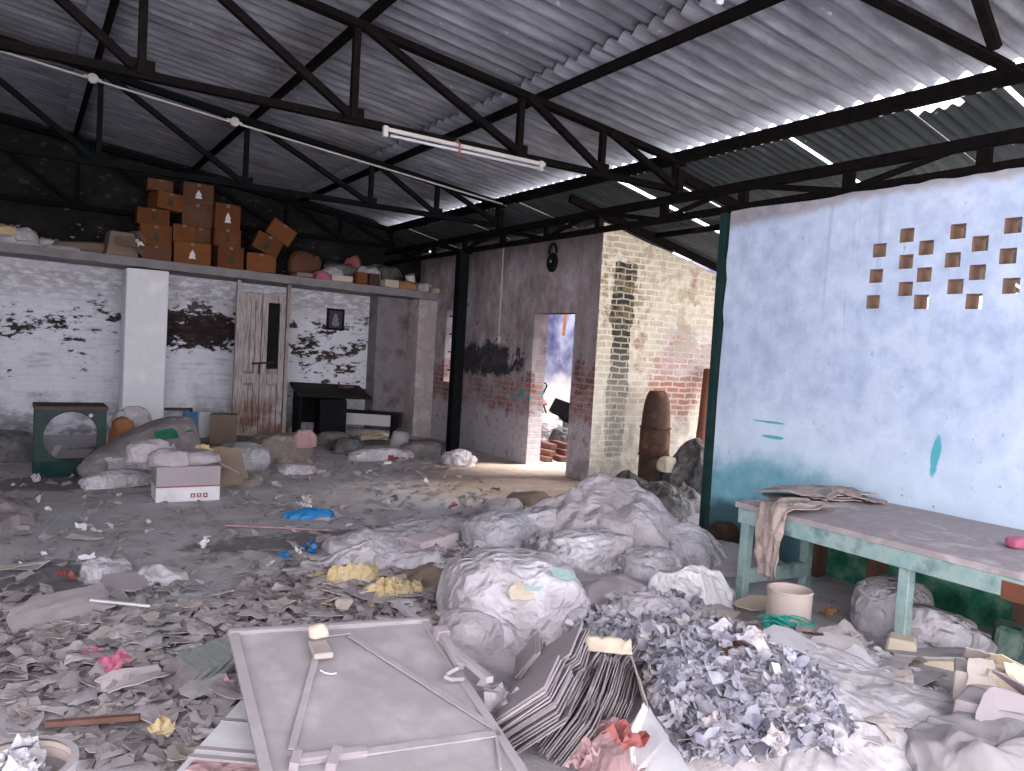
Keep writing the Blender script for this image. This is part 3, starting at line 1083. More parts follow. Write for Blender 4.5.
# the long white pipe with two round boxes
A, B = onY(0, 50, 8.9), onY(545, 217, 8.9)
d = (B - A) / (B.x - A.x)
A2 = A - d * 2.6
p = thing('electrical_conduit', 'long thin white pipe crossing below the roof with two round white boxes', 'conduit', tuple(A2), world=True)
MB().tube([A2, (A2 + B) / 2 + V((0, 0, -.01)), B], .011, 8).build('pipe', M['pipe_white'], p, smooth=True)
for px, py in ((93, 75), (235, 120)):
    q = onY(px, py, 8.88)
    x = q.x
    z = (A + d * (x - A.x)).z
    jb = MB().lathe([(0, 0), (.045, 0), (.048, .01), (.048, .04), (.042, .048), (0, .048)], 20)
    jb.move(Matrix.Translation((x, 8.92, z)) @ Matrix.Rotation(PI / 2, 4, 'X'))
    jb.build('junction_box', M['pipe_white'], p, smooth=True)
    MB().tube([(x - .08, 8.9, z + .08 * .138), (x + .08, 8.9, z - .08 * .138)], .018, 8).build('pipe_collar', M['pipe_white'], p)

# tube light under the nearest truss
A, B = onY(385, 129, 5.6), onY(545, 165, 5.6)
p = thing('tube_light', 'white tube light with red tie hung along the nearest truss', 'tube light', tuple(A), world=True)
e = (B - A).normalized()
MB().bar(A, B, .032, .03).build('batten', M['pipe_white'], p, bevel=.004)
MB().tube([A + V((0, -.02, -.045)) + e * .04, B + V((0, -.02, -.045)) - e * .04], .011, 10).build('tube', M['glass_tube'], p, smooth=True)
for q in (A, B - e * .05):
    MB().bar(q + V((0, -.01, -.06)), q + V((0, -.01, .02)), .035, .035).build('lamp_holder', M['pipe_white'], p)
q = A + e * ((B - A).length * .42)
MB().tube([q + V((0, 0, .04)), q + V((0, -.045, .0)), q + V((0, -.05, -.075)), q + V((.005, -.02, -.09)), q + V((0, .035, -.03)), q + V((0, .03, .04))], .008, 6).build('red_tie', M['red'], p)

# bulb holder hanging at the top edge
q = onZ(720, -2, 3.3)
p = thing('bulb_holder', 'small white bulb holder hanging from the roof', 'lamp', tuple(q), world=True)
MB().tube([q + V((0, 0, .42)), q + V((0, 0, .06))], .005, 6).build('cord', M['black'], p)
MB().lathe([(.0, .08), (.018, .075), (.024, .05), (.022, .02), (.03, .015), (.03, 0), (.018, -.004), (.018, -.025), (0, -.028)], 16, tuple(q)).build('holder', M['white_plastic'], p, smooth=True)

# door-wall fittings
q = onX(554, 258, 6.04)
p = thing('padlock_ornament', 'dark padlock-shaped wooden piece hung high on the plaster wall', 'wall hanging', tuple(q), world=True)
ob = MB().lathe([(0, 0), (.10, 0), (.115, .012), (.115, .035), (.1, .05), (0, .052)], 28)
ob.v = [V((v.x * (1 + .12 * v.y), v.y * 1.15, v.z)) for v in ob.v]
ob.move(Matrix.Translation(q + V((-.0, 0, -.06))) @ Matrix.Rotation(-PI / 2, 4, 'Y') @ Matrix.Rotation(PI / 2, 4, 'Z'))
ob.build('lock_body', M['black'], p, smooth=True)
MB().tube([q + V((-.025, .085 * math.cos(a), .06 + .13 * math.sin(a))) for a in [PI * i / 12 for i in range(13)]], .017, 8).build('shackle', M['black'], p, smooth=True)
kh = MB().lathe([(0, 0), (.02, 0), (.02, .004), (0, .004)], 14)
kh.move(Matrix.Translation(q + V((-.05, 0, -.05))) @ Matrix.Rotation(-PI / 2, 4, 'Y'))
kh.build('keyhole', M['pipe_white'], p)

a, b = onX(504, 240, 6.035), onX(502, 340, 6.035)
p = thing('wall_conduit', 'thin white pipe running down the plaster wall to a switch box', 'conduit', tuple(b), world=True)
MB().tube([(6.035, a.y, a.z), (6.035, a.y, b.z + .03)], .011, 8).build('pipe', M['pipe_white'], p)
MB().box((6.03, a.y, b.z), (.04, .085, .1)).build('switch_box', M['pipe_white'], p, bevel=.005)
MB().box(V((6.005, a.y, b.z + .01)) - b, (.014, .018, .03)).build('switch_lever', M['black'], p.children[-1])

# door-wall window: iron bars
w = thing('window_1', None, None, (6.12, 11.5, 1.0), world=True)
w['kind'] = 'structure'
for z in (1.2, 1.5, 1.8, 2.1):
    MB().bar((6.12, 11.3, z), (6.12, 11.74, z), .02, .02).build('bar', M['steel'], w)
for y in (11.42, 11.52, 11.63):
    MB().bar((6.14, y, 1.0), (6.14, y, 2.2), .016, .016, (1, 0, 0)).build('bar', M['steel'], w)
l = MB().box((6.17, 8.61, 2.135), (.2, .93, .03))
tag(l.build('trim_1', M['brown_wood']), kind='structure')

# ------------------------------------------------------------------ the room beyond the doorway
for k in range(22):
    y = 9.15 + (k % 4) * .25 + RND.uniform(-.03, .03) + (k // 8) * .12
    lay = k // 8
    x = 6.5 + ((k // 4) % 2) * .3 + RND.uniform(-.05, .05) + lay * .12
    bb = MB().box((0, 0, .0375), (.23, .11, .075)) if k == 0 else None
    if k == 0:
        b0 = bb.build('loose_brick', M['brick_red'], loc=(x, y + .1, lay * .078), rot=(0, 0, RND.uniform(1.3, 1.8)), bevel=.004)
        tag(b0, 'dusty red brick piled on the floor just inside the doorway', 'brick', 'loose bricks inside the doorway')
    else:
        dup(b0, (x, y + .1, lay * .078), (0, 0, RND.uniform(1.3, 1.8)))
o = sack_mb((.75, .6, .55), 5, .2, 2.4).build('rubbish_sack', M['white_plastic'], loc=(7.15, 10.35, 0.0), smooth=True)
tag(o, 'pale crumpled sack in the room beyond the doorway', 'sack')
o = sack_mb((.5, .5, .4), 8, .22, 2.6).build('rubbish_sack', M['dark_plastic'], loc=(7.35, 9.95, .0), smooth=True)
tag(o, 'dark rubbish sack beside the pale one beyond the doorway', 'sack')
cr = thing('plastic_crate', 'black crate tipped on the rubbish beyond the doorway', 'crate', (7.55, 10.35, .52), (.2, .45, .3))
MB().box((0, 0, .01), (.4, .3, .02)).build('crate_base', M['black'], cr)
for s in (-1, 1):
    MB().box((s * .2, 0, .12), (.018, .3, .24)).build('crate_side', M['black'], cr)
    MB().box((0, s * .15, .12), (.4, .018, .24)).build('crate_side', M['black'], cr)
o = sack_mb((.8, .8, .5), 13, .2, 2.4).build('rubbish_sack', M['grey_plastic'], loc=(7.75, 10.75, 0), smooth=True)
tag(o, 'grey sack under the tipped black crate beyond the doorway', 'sack')
# folded iron chair frame on top of the sacks
q = onX(540, 397, 7.4)
ch = thing('folding_chair', 'black folding chair frame with red seat leaning beyond the doorway', 'chair', tuple(q + V((0, 0, -.25))), world=True)
for dx in (-.03, .03):
    MB().tube([q + V((dx, -.18, -.28)), q + V((dx, .16, .22))], .014, 6).build('leg', M['black'], ch)
    MB().tube([q + V((dx, .18, -.26)), q + V((dx, -.14, .2))], .014, 6).build('leg', M['black'], ch)
MB().tube([q + V((-.03, .16, .22)), q + V((0, -.14, .24)), q + V((.03, -.14, .2))], .014, 6).build('back_rail', M['black'], ch)
MB().bar(q + V((0, -.1, -.12)), q + V((0, .1, .02)), .16, .03).build('seat', M['red'], ch)
# plank and shovel-like blade leaning on the far wall
q = onY(545, 345, 13.66)
o = MB().bar(q + V((-.38, 0, -.3)), q + V((.35, 0, .28)), .12, .04, (0, 1, 0)).build('leaning_board', M['white_wood'], origin=tuple(q))
tag(o, 'pale broken board fixed aslant on the bluish far wall', 'board')
q = onX(564, 325, 8.6)
o = MB().tube([q + V((0, 0, -.2)), q + V((0, -.03, .45))], .03, 10).build('hanging_tube', M['orange'], origin=tuple(q))
tag(o, 'orange tube hanging in the upper corner of the doorway', 'tube')
# ------------------------------------------------------------------ back wall: doors, desk, bench, picture
def door_leaf(parent, x0, x1, y, h, open_top):
    """one leaf: stiles, rails, recessed panels"""
    w = x1 - x0
    st = .085
    lf = MB().box((x0 + st / 2, y, h / 2), (st, .045, h)).build('door_stile', M['old_door'], parent)
    MB().box((x1 - st / 2, y, h / 2), (st, .045, h)).build('door_stile', M['old_door'], parent)
    for z, hh in ((.09, .18), (h * .42, .14), (h - .06, .12)):
        MB().box((x0 + w / 2, y, z), (w - 2 * st, .043, hh)).build('door_rail', M['old_door'], parent)
    pb = MB()
    iw = w - 2 * st
    for k in range(2):
        pb.box((x0 + st + iw * (k + .5) / 2, y + .005, .5), (iw / 2 - .012, .02, .66))
    if not open_top:
        for k in range(2):
            pb.box((x0 + st + iw * (k + .5) / 2, y + .005, 1.58), (iw / 2 - .012, .02, h * .48))
    pb.build('door_panel', M['old_door'], parent)
    if open_top:
        MB().box((x0 + w / 2, y + .015, 1.6), (iw, .012, h * .46)).build('dark_fill', M['black'], parent)  # black sheet paints the shade seen through the missing upper panel


d = thing('door_1', 'old peeling wooden double door standing below the slab', None, (2.8, 12.16, 0))
d['kind'] = 'structure'
DX = 3.49 - 2.8
door_leaf(d, -.02, .30, 0, 2.22, False)
door_leaf(d, .31, DX - .03, -.01, 2.22, True)
MB().box((DX + .005, -.02, 1.2), (.05, .09, 2.4)).build('door_post', M['white_wood'], d)
MB().box((-.05, .0, 1.2), (.05, .08, 2.4)).build('door_post', M['old_door'], d)
MB().tube([(.18, -.045, 1.16), (.52, -.045, 1.19)], .016, 8).build('door_bolt', M['rust_dark'], d)
MB().bar((.29, -.045, 1.17), (.29, -.045, 1.0), .02, .03, (1, 0, 0)).build('bolt_hasp', M['rust_dark'], d)

q = onY(335.5, 319.5, BY - .02)
p = thing('framed_picture', 'small dark framed picture hanging on the stained wall above the desk', 'picture', tuple(q), world=True)
hw, hh = .135, .165
for s in (-1, 1):
    MB().box(q + V((s * hw, 0, 0)), (.035, .03, 2 * hh + .035)).build('frame_side', M['black'], p)
    MB().box(q + V((0, 0, s * hh)), (2 * hw, .03, .035)).build('frame_side', M['black'], p)
MB().box(q + V((0, .005, 0)), (2 * hw, .012, 2 * hh)).build('picture_print', mat('dark_print_with_pale_figure', (.035, .03, .05), (.06, .045, .06), 20, .4), p)
fig = MB().lathe([(0, 0), (.055, .01), (.07, .05), (.045, .1), (.05, .14), (.03, .17), (.032, .2), (.0, .225)], 14)
fig.v = [V((v.x, v.y * .06, v.z)) for v in fig.v]
fig.move(Matrix.Translation(q + V((0, -.008, -.12))))
fig.v = [v - q for v in fig.v]
fig.build('pale_motif', mat('faded_motif', (.3, .26, .34), (.16, .12, .2), 60, .6), [c_ for c_ in p.children if c_.name.startswith('picture_print')][0])

dk = thing('office_desk', 'dark desk with an overhanging top against the stained back wall', 'desk', (4.25, 12.2, .02), (0, 0, -.12))
MB().box((0, 0, .745), (1.15, .85, .045), (.16, .02, 0)).build('desk_top', M['desk'], dk, bevel=.004)
MB().box((-.02, -.18, .31), (.42, .42, .62)).build('pedestal', M['black'], dk)
MB().box((-.5, .05, .32), (.04, .6, .64)).build('side_panel', M['black'], dk)
MB().box((-.1, .3, .45), (.85, .03, .5)).build('modesty_panel', M['black'], dk)
for z in (.12, .31, .50):
    MB().box((-.02, -.395, z), (.38, .012, .19)).build('drawer_front', M['black'], dk)
bt = thing('small_bottle', 'small brown bottle standing on the dark desk top', 'bottle', (4.42, 12.28, .795))
MB().lathe([(0, 0), (.025, 0), (.027, .06), (.012, .085), (.012, .1), (0, .1)], 14).build('bottle_body', M['rust'], bt, smooth=True)
MB().lathe([(0, .098), (.015, .098), (.015, .118), (0, .118)], 12).build('cap', M['orange'], bt)
tray = MB().box((0, 0, .02), (.2, .14, .04))
tag(tray.build('paper_tray', M['brown_wood'], loc=(4.58, 12.36, .805), rot=(0, 0, .4), bevel=.006), 'little brown tray beside the bottle on the desk', 'tray')

A, B = onZ(348, 404, .48), onZ(398, 419, .5)
A, B = V((4.3, 12.45, 0)), V((5.25, 11.75, 0))
bn = thing('long_bench', 'long low bench with a dark top and pale side by the desk', 'bench', (4.78, 12.05, .04), (0, 0, math.atan2(B.y - A.y, B.x - A.x)))
MB().box((0, 0, .40), (1.25, .3, .035)).build('bench_top', M['desk'], bn, bevel=.004)
MB().box((-.06, -.13, .29), (1.08, .025, .18)).build('front_board', M['board_end'], bn)
MB().box((.58, 0, .28), (.07, .29, .2)).build('end_box', M['black'], bn)
for x in (-.5, .5):
    for y in (-.1, .1):
        MB().box((x, y, .19), (.05, .05, .39)).build('leg', M['black'], bn)

M['stand_top'] = mat('dusty_dark_board', (.10, .075, .07), (.06, .045, .042), 6)
# green stand with a round cut-out
gs = thing('washstand_frame', 'dull green wooden stand with a round hole standing by the left wall', 'stand', (.47, 9.55, 0), (0, 0, .02))
gs.scale = (.88, .9, .92)
W, D_, HH = .72, .5, .80


def holed(w, h, r, n=40, t=.03):
    m = MB()
    for y in (0, t):
        for i in range(n):
            a = 2 * PI * i / n
            m.v.append(V((r * math.cos(a), y, r * math.sin(a))))
        for i in range(n):
            a = 2 * PI * i / n
            c, s_ = math.cos(a), math.sin(a)
            k = min(w / 2 / max(abs(c), 1e-6), h / 2 / max(abs(s_), 1e-6))
            m.v.append(V((k * c, y, k * s_)))
    for i in range(n):
        j = (i + 1) % n
        m.face(i, j, n + j, n + i)
        m.face(2 * n + i, 3 * n + i, 3 * n + j, 2 * n + j)
        m.face(i, 2 * n + i, 2 * n + j, j)
        m.face(n + i, n + j, 3 * n + j, 3 * n + i)
    return m


h1 = holed(.70, .62, .285)
h1.v = [V((v.x, v.y, v.z * (1.0 if v.z > 0 else 1.0))) for v in h1.v]
h1.move(Matrix.Translation((0, -D_ / 2, .455)))
h1.build('front_board', M['green_paint'], gs)
MB().box((0, 0, HH - .02), (.77, .56, .05)).build('stand_top', M['stand_top'], gs, bevel=.004)
for x in (-.345, .345):
    for y in (-.22, .22):
        MB().box((x, y, .38), (.055, .055, .76)).build('leg', M['green_paint'], gs)
MB().box((0, -.25, .09), (.76, .05, .17)).build('bottom_rail', M['teal_dark'], gs)
MB().box((0, .22, .09), (.7, .04, .1)).build('bottom_rail', M['green_paint'], gs)
MB().box((0, 0, .06), (.68, .46, .025)).build('shelf_board', M['green_paint'], gs)
MB().lathe([(0, 0), (.022, 0), (.022, .006), (0, .006)], 16).move(Matrix.Translation((.2, -D_ / 2 - .002, .70)) @ Matrix.Rotation(PI / 2, 4, 'X')).build('white_disc', M['pipe_white'], gs)
st = MB().bar((-.2, -.05, .09), (-.08, .1, .26), .07, .02)
tag(st.build('wood_offcut', M['dusty'], loc=(.47, 9.68, .0)), 'grey wood offcut lying inside the green stand', 'offcut')


# ------------------------------------------------------------------ cartons
def carton(label, loc, size, rot=(0, 0, 0), m='carton', flaps=True, mark=True, name='carton', group=None, openness=.4, mk='ink'):
    t = thing(name, label, 'carton', loc, rot, group)
    w, d, h = size
    b = MB()
    b.box((0, 0, h / 2), (w, d, h))
    for i, v in enumerate(b.v):
        v += V((1, 1, 1)) * .012 * noise.noise(V((i * 3.1 + loc[0] * 9, loc[1] * 7, loc[2] * 5)))
    b.build('carton_body', M[m], t, bevel=.004)
    if flaps:
        MB().box((0, -.002, h + .004), (w * .98, d * .98, .006)).build('flap', M[m], t)
        MB().box((0, -d / 2 - .003, h * .93), (.05, .004, h * .14)).build('tape', M['carton_grey'], t.children[-1])
    if mark:
        mb = MB()
        mb.add([(-.05, 0, .0), (.05, 0, .0), (.03, 0, .05), (.045, 0, .05), (0, 0, .13), (-.045, 0, .05), (-.03, 0, .05)], [(0, 1, 2, 3, 4, 5, 6)])
        mb.v = [V((v.x * min(1, w / .4), -d / 2 - .009, h * .25 + v.z * h / .3)) for v in mb.v]
        mb.build('printed_mark', M[mk], t.children[0])
    return t


SZ = 2.58


def sx(px, py=240, Y=12.2):
    return onY(px, py, Y).x


def col_x(zx):
    return sx(100 + zx / 4.876)


CG = None
c = carton
c('darkest brown carton at the foot of the left stack on the slab', (col_x(278), 12.4, SZ), (.4, .38, .20), m='carton_dark', mark=False)
c('brown carton with dark tree print, second from below in the left stack', (col_x(272), 12.39, SZ + .2), (.42, .38, .29))
c('brown carton with dark print under the tilted topmost ones of the left stack', (col_x(258), 12.4, SZ + .495), (.42, .36, .22))
c('tilted bright brown carton with a lifted pale flap on the left stack', (col_x(318), 12.38, SZ + .735), (.36, .36, .24), (0, .08, .25))
c('dark carton at the very top of the left stack on the slab', (col_x(290), 12.45, SZ + 1.0), (.34, .34, .15), m='carton_dark', mark=False)
c('wide brown carton with white torn label at the slab edge', (col_x(455), 12.34, SZ), (.50, .42, .30), (0, 0, -.08), mk='white_paper')
c('plain brown carton wedged between the left and the middle stack', (col_x(412), 12.42, SZ + .305), (.30, .36, .25), mark=False)
c('dark carton standing behind the middle stack on the wide carton', (col_x(500), 12.5, SZ + .305), (.28, .3, .26), m='carton_dark', mark=False)  # drawn in the darker carton colour
c('dark brown carton high in the middle stack, under the topmost one', (col_x(478), 12.5, SZ + .57), (.42, .36, .33), m='carton_dark', mark=False)
c('topmost dark carton with a white paper patch on its side', (col_x(480), 12.5, SZ + .905), (.42, .36, .29), m='carton_dark', mk='white_paper')
c('square brown carton with small print at the foot of the right stack', (col_x(635), 12.34, SZ), (.37, .38, .32), (0, 0, .05))
c('brown carton with a dark arrow print in the middle of the right stack', (col_x(620), 12.36, SZ + .325), (.38, .38, .25))
c('tall brown carton with white tape on top of the right stack', (col_x(615), 12.37, SZ + .58), (.37, .38, .36), (0, 0, .04), mk='white_paper')
c('reddish carton at the foot of the toppled pile on the slab', (col_x(795), 12.36, SZ), (.42, .4, .28), (0, 0, -.1), mark=False)
c('tilted brown carton with black label on the toppled pile', (col_x(805), 12.34, SZ + .31), (.40, .38, .26), (.0, .38, -.1), mk='ink')
c('upside-down tilted carton topmost on the toppled pile', (col_x(872), 12.42, SZ + .54), (.40, .36, .27), (.05, .52, -.1), mark=False)
# collapsed carton, roll of matting and bags on the left part of the slab
cc = thing('collapsed_carton', 'collapsed grey-brown carton lying open left of the stacks', 'carton', (sx(121), 12.36, SZ), (0, 0, .15))
b = MB().box((0, 0, .17), (.42, .36, .34), taper=.72)
b.build('carton_body', M['carton_grey'], cc, bevel=.01)
for (p0, r0) in (((.22, -.12, .26), (0, .9, .2)), ((.02, -.2, .2), (.75, 0, -.2)), ((.2, -.2, .12), (.9, .4, .5))):
    f = scrap_mb(.26, .24, .008, int(p0[0] * 99), .12)
    f.build('flap', M['carton_grey'], cc, loc=p0, rot=r0)
o = crumple_mb(.18, 4).build('paper_wad', M['white_paper'], loc=(sx(138), 12.2, SZ + .14))
tag(o, 'white paper wad stuck on the collapsed carton', 'paper')
rl = thing('rolled_mat', 'brown rolled mat lying along the slab', 'mat roll', (sx(80), 12.45, SZ + .07))
MB().tube([(-.42, .04, -.02), (-.1, 0, 0), (.5, -.03, .03)], [.07, .075, .09], 14).build('roll', M['carton_grey'], rl, smooth=True)
MB().tube([(.505, -.03, .03), (.52, -.03, .03)], [.055, .05], 14).build('roll_core', M['carton_dark'], rl)
for (px, py, s, sd, m, lab) in ((24, 238, (.34, .26, .22), 3, 'white_plastic', 'white round bag near the left end of the slab'),
                                (3, 237, (.34, .3, .24), 9, 'yellow', 'yellow bag at the far left end of the slab'),
                                (46, 241, (.2, .16, .13), 12, 'white_plastic', 'small white crumpled bag right of the round white one'),
                                (4, 252, (.3, .2, .1), 17, 'white_plastic', 'flat white bag at the slab edge before the yellow one')):
    q = onY(px, py, 12.3)
    o = sack_mb(s, sd, .2, 2.6, sub=4).build('plastic_bag', M[m], loc=(q.x, 12.22 if py > 245 else 12.35, SZ), smooth=True)
    tag(o, lab, 'bag')
for (px, lab) in ((20, 'grey torn paper heap along the left slab edge'), (62, 'small dusty litter heap on the slab before the rolled mat')):
    o = heap_mb(.22, .07, .04, px, .03, 9, 12, 40).build('dust_heap', M['scrap'], loc=(sx(px), 12.2, SZ), smooth=False)
    tag(o, lab, 'rubbish heap', kind='stuff')

# right half of the slab: packets and junk
def packet(px, w, d, h, m, label, y=12.22, rot=0., name='packet', z=0.):
    t = MB().box((0, 0, h / 2), (w, d, h))
    for i, v in enumerate(t.v):
        v += V((1, 1, .6)) * .02 * noise.noise(V((i * 2.3 + px, 1, 2)))
    o = t.build(name, M[m], loc=(sx(px), y, SZ + z), rot=(0, 0, rot), bevel=.006)
    return tag(o, label, name.replace('_', ' '))


packet(303, .25, .16, .07, 'blue_plastic', 'bright blue packet on the slab right of the toppled cartons')
packet(303, .27, .2, .06, 'carton_grey', 'flat brown packet at the slab edge below the blue one', 12.14, .1)
packet(342, .34, .2, .09, 'cream', 'long cream packet on the slab edge above the picture', 12.17, -.05)
packet(391, .26, .18, .12, 'cream', 'cream printed carton between the red boxes on the slab', 12.17, .1)
packet(362, .18, .16, .19, 'carton', 'square red-brown box, first of two side by side', 12.18, 0, 'box')
packet(374, .17, .16, .19, 'rust', 'square red-brown box, second of two side by side', 12.18, .05, 'box')
packet(443, .3, .2, .07, 'cream', 'flat pale box near the right end of the slab', 12.17, .05, 'box')
packet(436, .2, .2, .1, 'carton_grey', 'grey-brown box before the flat pale one', 12.3, .15, 'box')
for (px, y, s, sd, m, lab) in ((324, 12.2, (.26, .2, .13), 21, 'pink', 'pink plastic bag on the slab left of the cream packet'),
                               (338, 12.42, (.4, .25, .22), 22, 'white_plastic', 'white crumpled bag behind the long cream packet'),
                               (375, 12.42, (.4, .22, .32), 23, 'white_plastic', 'pale rolled sack above the red-brown boxes'),
                               (410, 12.2, (.34, .22, .14), 24, 'orange', 'orange-red plastic bag near the right end of the slab'),
                               (427, 12.3, (.3, .22, .16), 25, 'grey_plastic', 'grey crumpled bag right of the orange one'),
                               (350, 12.55, (.55, .35, .34), 26, 'dark_plastic', 'dark rubbish bag against the wall over the picture'),
                               (395, 12.58, (.6, .3, .38), 27, 'dark_plastic', 'dark rubbish bag at the wall behind the pale rolled sack'),
                               (312, 12.55, (.5, .35, .45), 28, 'carton_dark', 'dark brown sack behind the toppled cartons'),
                               (362, 12.6, (.3, .22, .46), 29, 'red', 'dull red cloth bundle behind the red-brown boxes')):
    o = sack_mb(s, sd, .22, 2.6, sub=4).build('plastic_bag', M[m], loc=(sx(px), y, SZ), smooth=True)
    tag(o, lab, 'bag')
cn = thing('white_can', 'white can leaning among the bags at the right end of the slab', 'can', (sx(418), 12.36, SZ + .1), (.15, -.35, 0))
MB().lathe([(0, 0), (.075, 0), (.08, .16), (.075, .17), (0, .165)], 18).build('can_body', M['white_paper'], cn, smooth=True)
MB().lathe([(.0, .167), (.082, .167), (.082, .185), (0, .185)], 18).build('lid', M['pipe_white'], cn)

# ------------------------------------------------------------------ floor things along the back wall
def gp(px, py):
    q = P(px, py)
    return V((q.x, q.y, H(q.x, q.y)))


def bag(px, py, size, seed, m, label, name='sack', cat='sack', rot=0., amp=.17, k=2.3, dz=0., sub=5, boxy=.75, tie=None, tilt=(0, 0)):
    q = gp(px, py)
    o = sack_mb(size, seed, amp, k, boxy, sub, tie=tie).build(name, M[m], loc=(q.x, q.y + size[1] * .35, q.z - .015 + dz), rot=(tilt[0], tilt[1], rot), smooth=True)
    return tag(o, label, cat)


# the big leaning sack beside the pillar, with green print
sk = thing('grain_sack', 'long dusty sack with green print slumped before the white pillar', 'sack', (1.15, 9.35, 0), (0, 0, 0))
b = sack_mb((1.30, .52, .52), 31, .10, 1.8, .8, 5)
b.v = [V((v.x, v.y, v.z + .0)) for v in b.v]
for v in b.v:
    k = (v.x + .7) / 1.4
    v.z *= .45 + .95 * max(0, k) ** .9
    v.y *= .75 + .3 * k
b.move(Matrix.Rotation(.42, 4, 'Z'))
b.build('sack_body', M['sack_dusty'], sk, smooth=True)
for (x, y, z, r, w, l) in ((.22, -.15, .435, (.75, .0, .45), .26, .14), (.45, .02, .485, (.6, .1, .45), .14, .1)):
    scrap_mb(w, l, .004, int(x * 100), .1).build('green_print', mat('green_print', (.012, .13, .07), (.04, .2, .12), 9), sk, loc=(x, y, z), rot=r)
o = scrap_mb(.75, .3, .004, 77, .12, 7, 5).build('white_panel', M['white_plastic'], sk, loc=(-.02, -.27, .17), rot=(1.0, -.22, .42))
bag(133, 455, (.45, .35, .5), 33, 'white_plastic', 'white and orange crumpled bag behind the top of the long sack', 'plastic_bag', 'bag', dz=.1)
bag(122, 461, (.28, .2, .36), 34, 'orange', 'orange-striped bag tucked behind the long sack', 'plastic_bag', 'bag', dz=.15)

# carton with red marks on its lower half
q0, q1 = onZ(156, 503), onZ(220, 500)
cb = thing('open_carton', 'dusty carton with white lower half and three red marks, heaped with rags', 'carton', tuple((q0 + q1) / 2 + V((0, .19, 0))), (0, 0, math.atan2(q1.y - q0.y, q1.x - q0.x)))
w = (q1 - q0).length
MB().box((0, 0, .07), (w, .38, .14)).build('lower_half', M['white_paper'], cb, bevel=.004)
MB().box((0, 0, .235), (w, .38, .19)).build('upper_half', M['mauve_board'], cb, bevel=.004)
MB().box((0, -.191, .143), (w * .99, .004, .012)).build('red_line', M['red'], cb)
for k in range(3):
    x = .04 + k * .055
    m = MB()
    m.box((x, -.193, .055), (.04, .004, .042))
    m.build('red_mark', M['red'], cb)
    MB().box((x, -.196, .057 + .004 * (k % 2)), (.016, .003, .016)).build('mark_centre', M['white_paper'], cb)
    if k < 2:
        MB().box((x, -.196, .04), (.03, .003, .005)).build('mark_stroke', M['white_paper'], cb)
MB().box((-.1, -.34, .31), (.3, .3, .006), (.35, 0, .1)).build('flap', M['mauve_board'], cb) if False else None
MB().box((w / 2 + .09, .0, .30), (.2, .36, .006), (0, .5, 0)).build('flap', M['mauve_board'], cb)
cz = .33
for (dx, dy, s, sd, m, lab, nm) in ((-.16, -.05, (.36, .26, .15), 41, 'cloth', 'grey rag bundle hanging over the left of the open carton', 'rag_bundle'),
                                    (.08, .05, (.4, .3, .12), 42, 'dusty', 'flat grey rag lying on the open carton', 'rag_bundle'),
                                    (.1, .3, (.3, .2, .2), 43, 'white_plastic', 'white plastic wad at the back of the open carton', 'plastic_wad'),
                                    (-.3, .25, (.4, .3, .2), 45, 'cloth', 'grey rag behind the open carton beside the long sack', 'rag_bundle')):
    o = sack_mb(s, sd, .22, 2.8, sub=4).build(nm, M[m], loc=tuple(cb.location + V((dx, dy, cz if dy < .3 else .2))), smooth=True)
    tag(o, lab, nm.split('_')[0])
o = crumple_mb(.2, 14).build('yellow_wrapper', M['yellow'], loc=tuple(cb.location + V((.2, .25, .36))))
tag(o, 'yellow crumpled wrapper on the open carton', 'wrapper')
o = scrap_mb(.45, .4, .01, 61, .06).build('carton_board', M['carton_grey'], loc=tuple(cb.location + V((.42, .35, .22))), rot=(1.25, 0, .2))
tag(o, 'brown board leaning behind the open carton', 'board')

# things at the wall between pillar and door
c('narrow dark brown carton standing open by the old door', tuple(gp(223, 443) + V((0, .0, 0))), (.36, .3, .42), (0, 0, -.25), m='carton_grey', mark=False)
o = MB().box((0, 0, .2), (.17, .1, .4)).build('book_box', M['white_paper'], loc=tuple(gp(206, 441) + V((0, .2, 0))), rot=(0, 0, .1), bevel=.004)
tag(o, 'upright white box beside the dark brown carton', 'box')
o = MB().box((0, 0, .2), (.2, .1, .4)).build('book_box', mat('faded_blue_card', (.06, .2, .4), (.12, .28, .45), 8), loc=tuple(gp(193, 441) + V((0, .25, 0))), rot=(0, 0, .1), bevel=.004)
tag(o, 'upright blue box left of the white one', 'box')
pf = thing('picture_frame', 'empty dark frame leaning on the wall beside the pillar', 'frame', tuple(gp(178, 440) + V((0, .55, 0))), (-.2, 0, .05))
for s in (-1, 1):
    MB().box((s * .28, 0, .2), (.04, .03, .44)).build('frame_side', M['green_paint'], pf)
    MB().box((0, 0, .2 + s * .2), (.56, .03, .04)).build('frame_side', M['carton_dark'], pf)
bag(122, 487, (.75, .24, .17), 35, 'white_plastic', 'white torn plastic bag lying along the front of the long sack', 'plastic_bag', 'bag', rot=.4)
bag(245, 470, (.62, .5, .3), 51, 'grey_plastic', 'blue-grey plastic sack lying right of the open carton', 'plastic_bag', 'bag')
bag(285, 462, (.8, .5, .36), 52, 'sackcloth', 'khaki crumpled sack in front of the old door', 'sack', 'sack')
bag(305, 462, (.32, .25, .22), 53, 'pink', 'faded pink bundle on the khaki sack', 'cloth_bundle', 'bundle', dz=.2)
M['pink_dusty'] = mat('dusty_pink_cloth', (.5, .3, .3), (.38, .25, .26), 6, .9, .5, wrinkle=10)
COL.objects[[o.name for o in COL.objects if o.name.startswith('cloth_bundle')][-1]].data.materials[0] = M['pink_dusty']
bag(385, 460, (.9, .3, .16), 54, 'white_plastic', 'long white plastic sheet crumpled on the floor before the bench', 'plastic_sheet', 'plastic sheet')
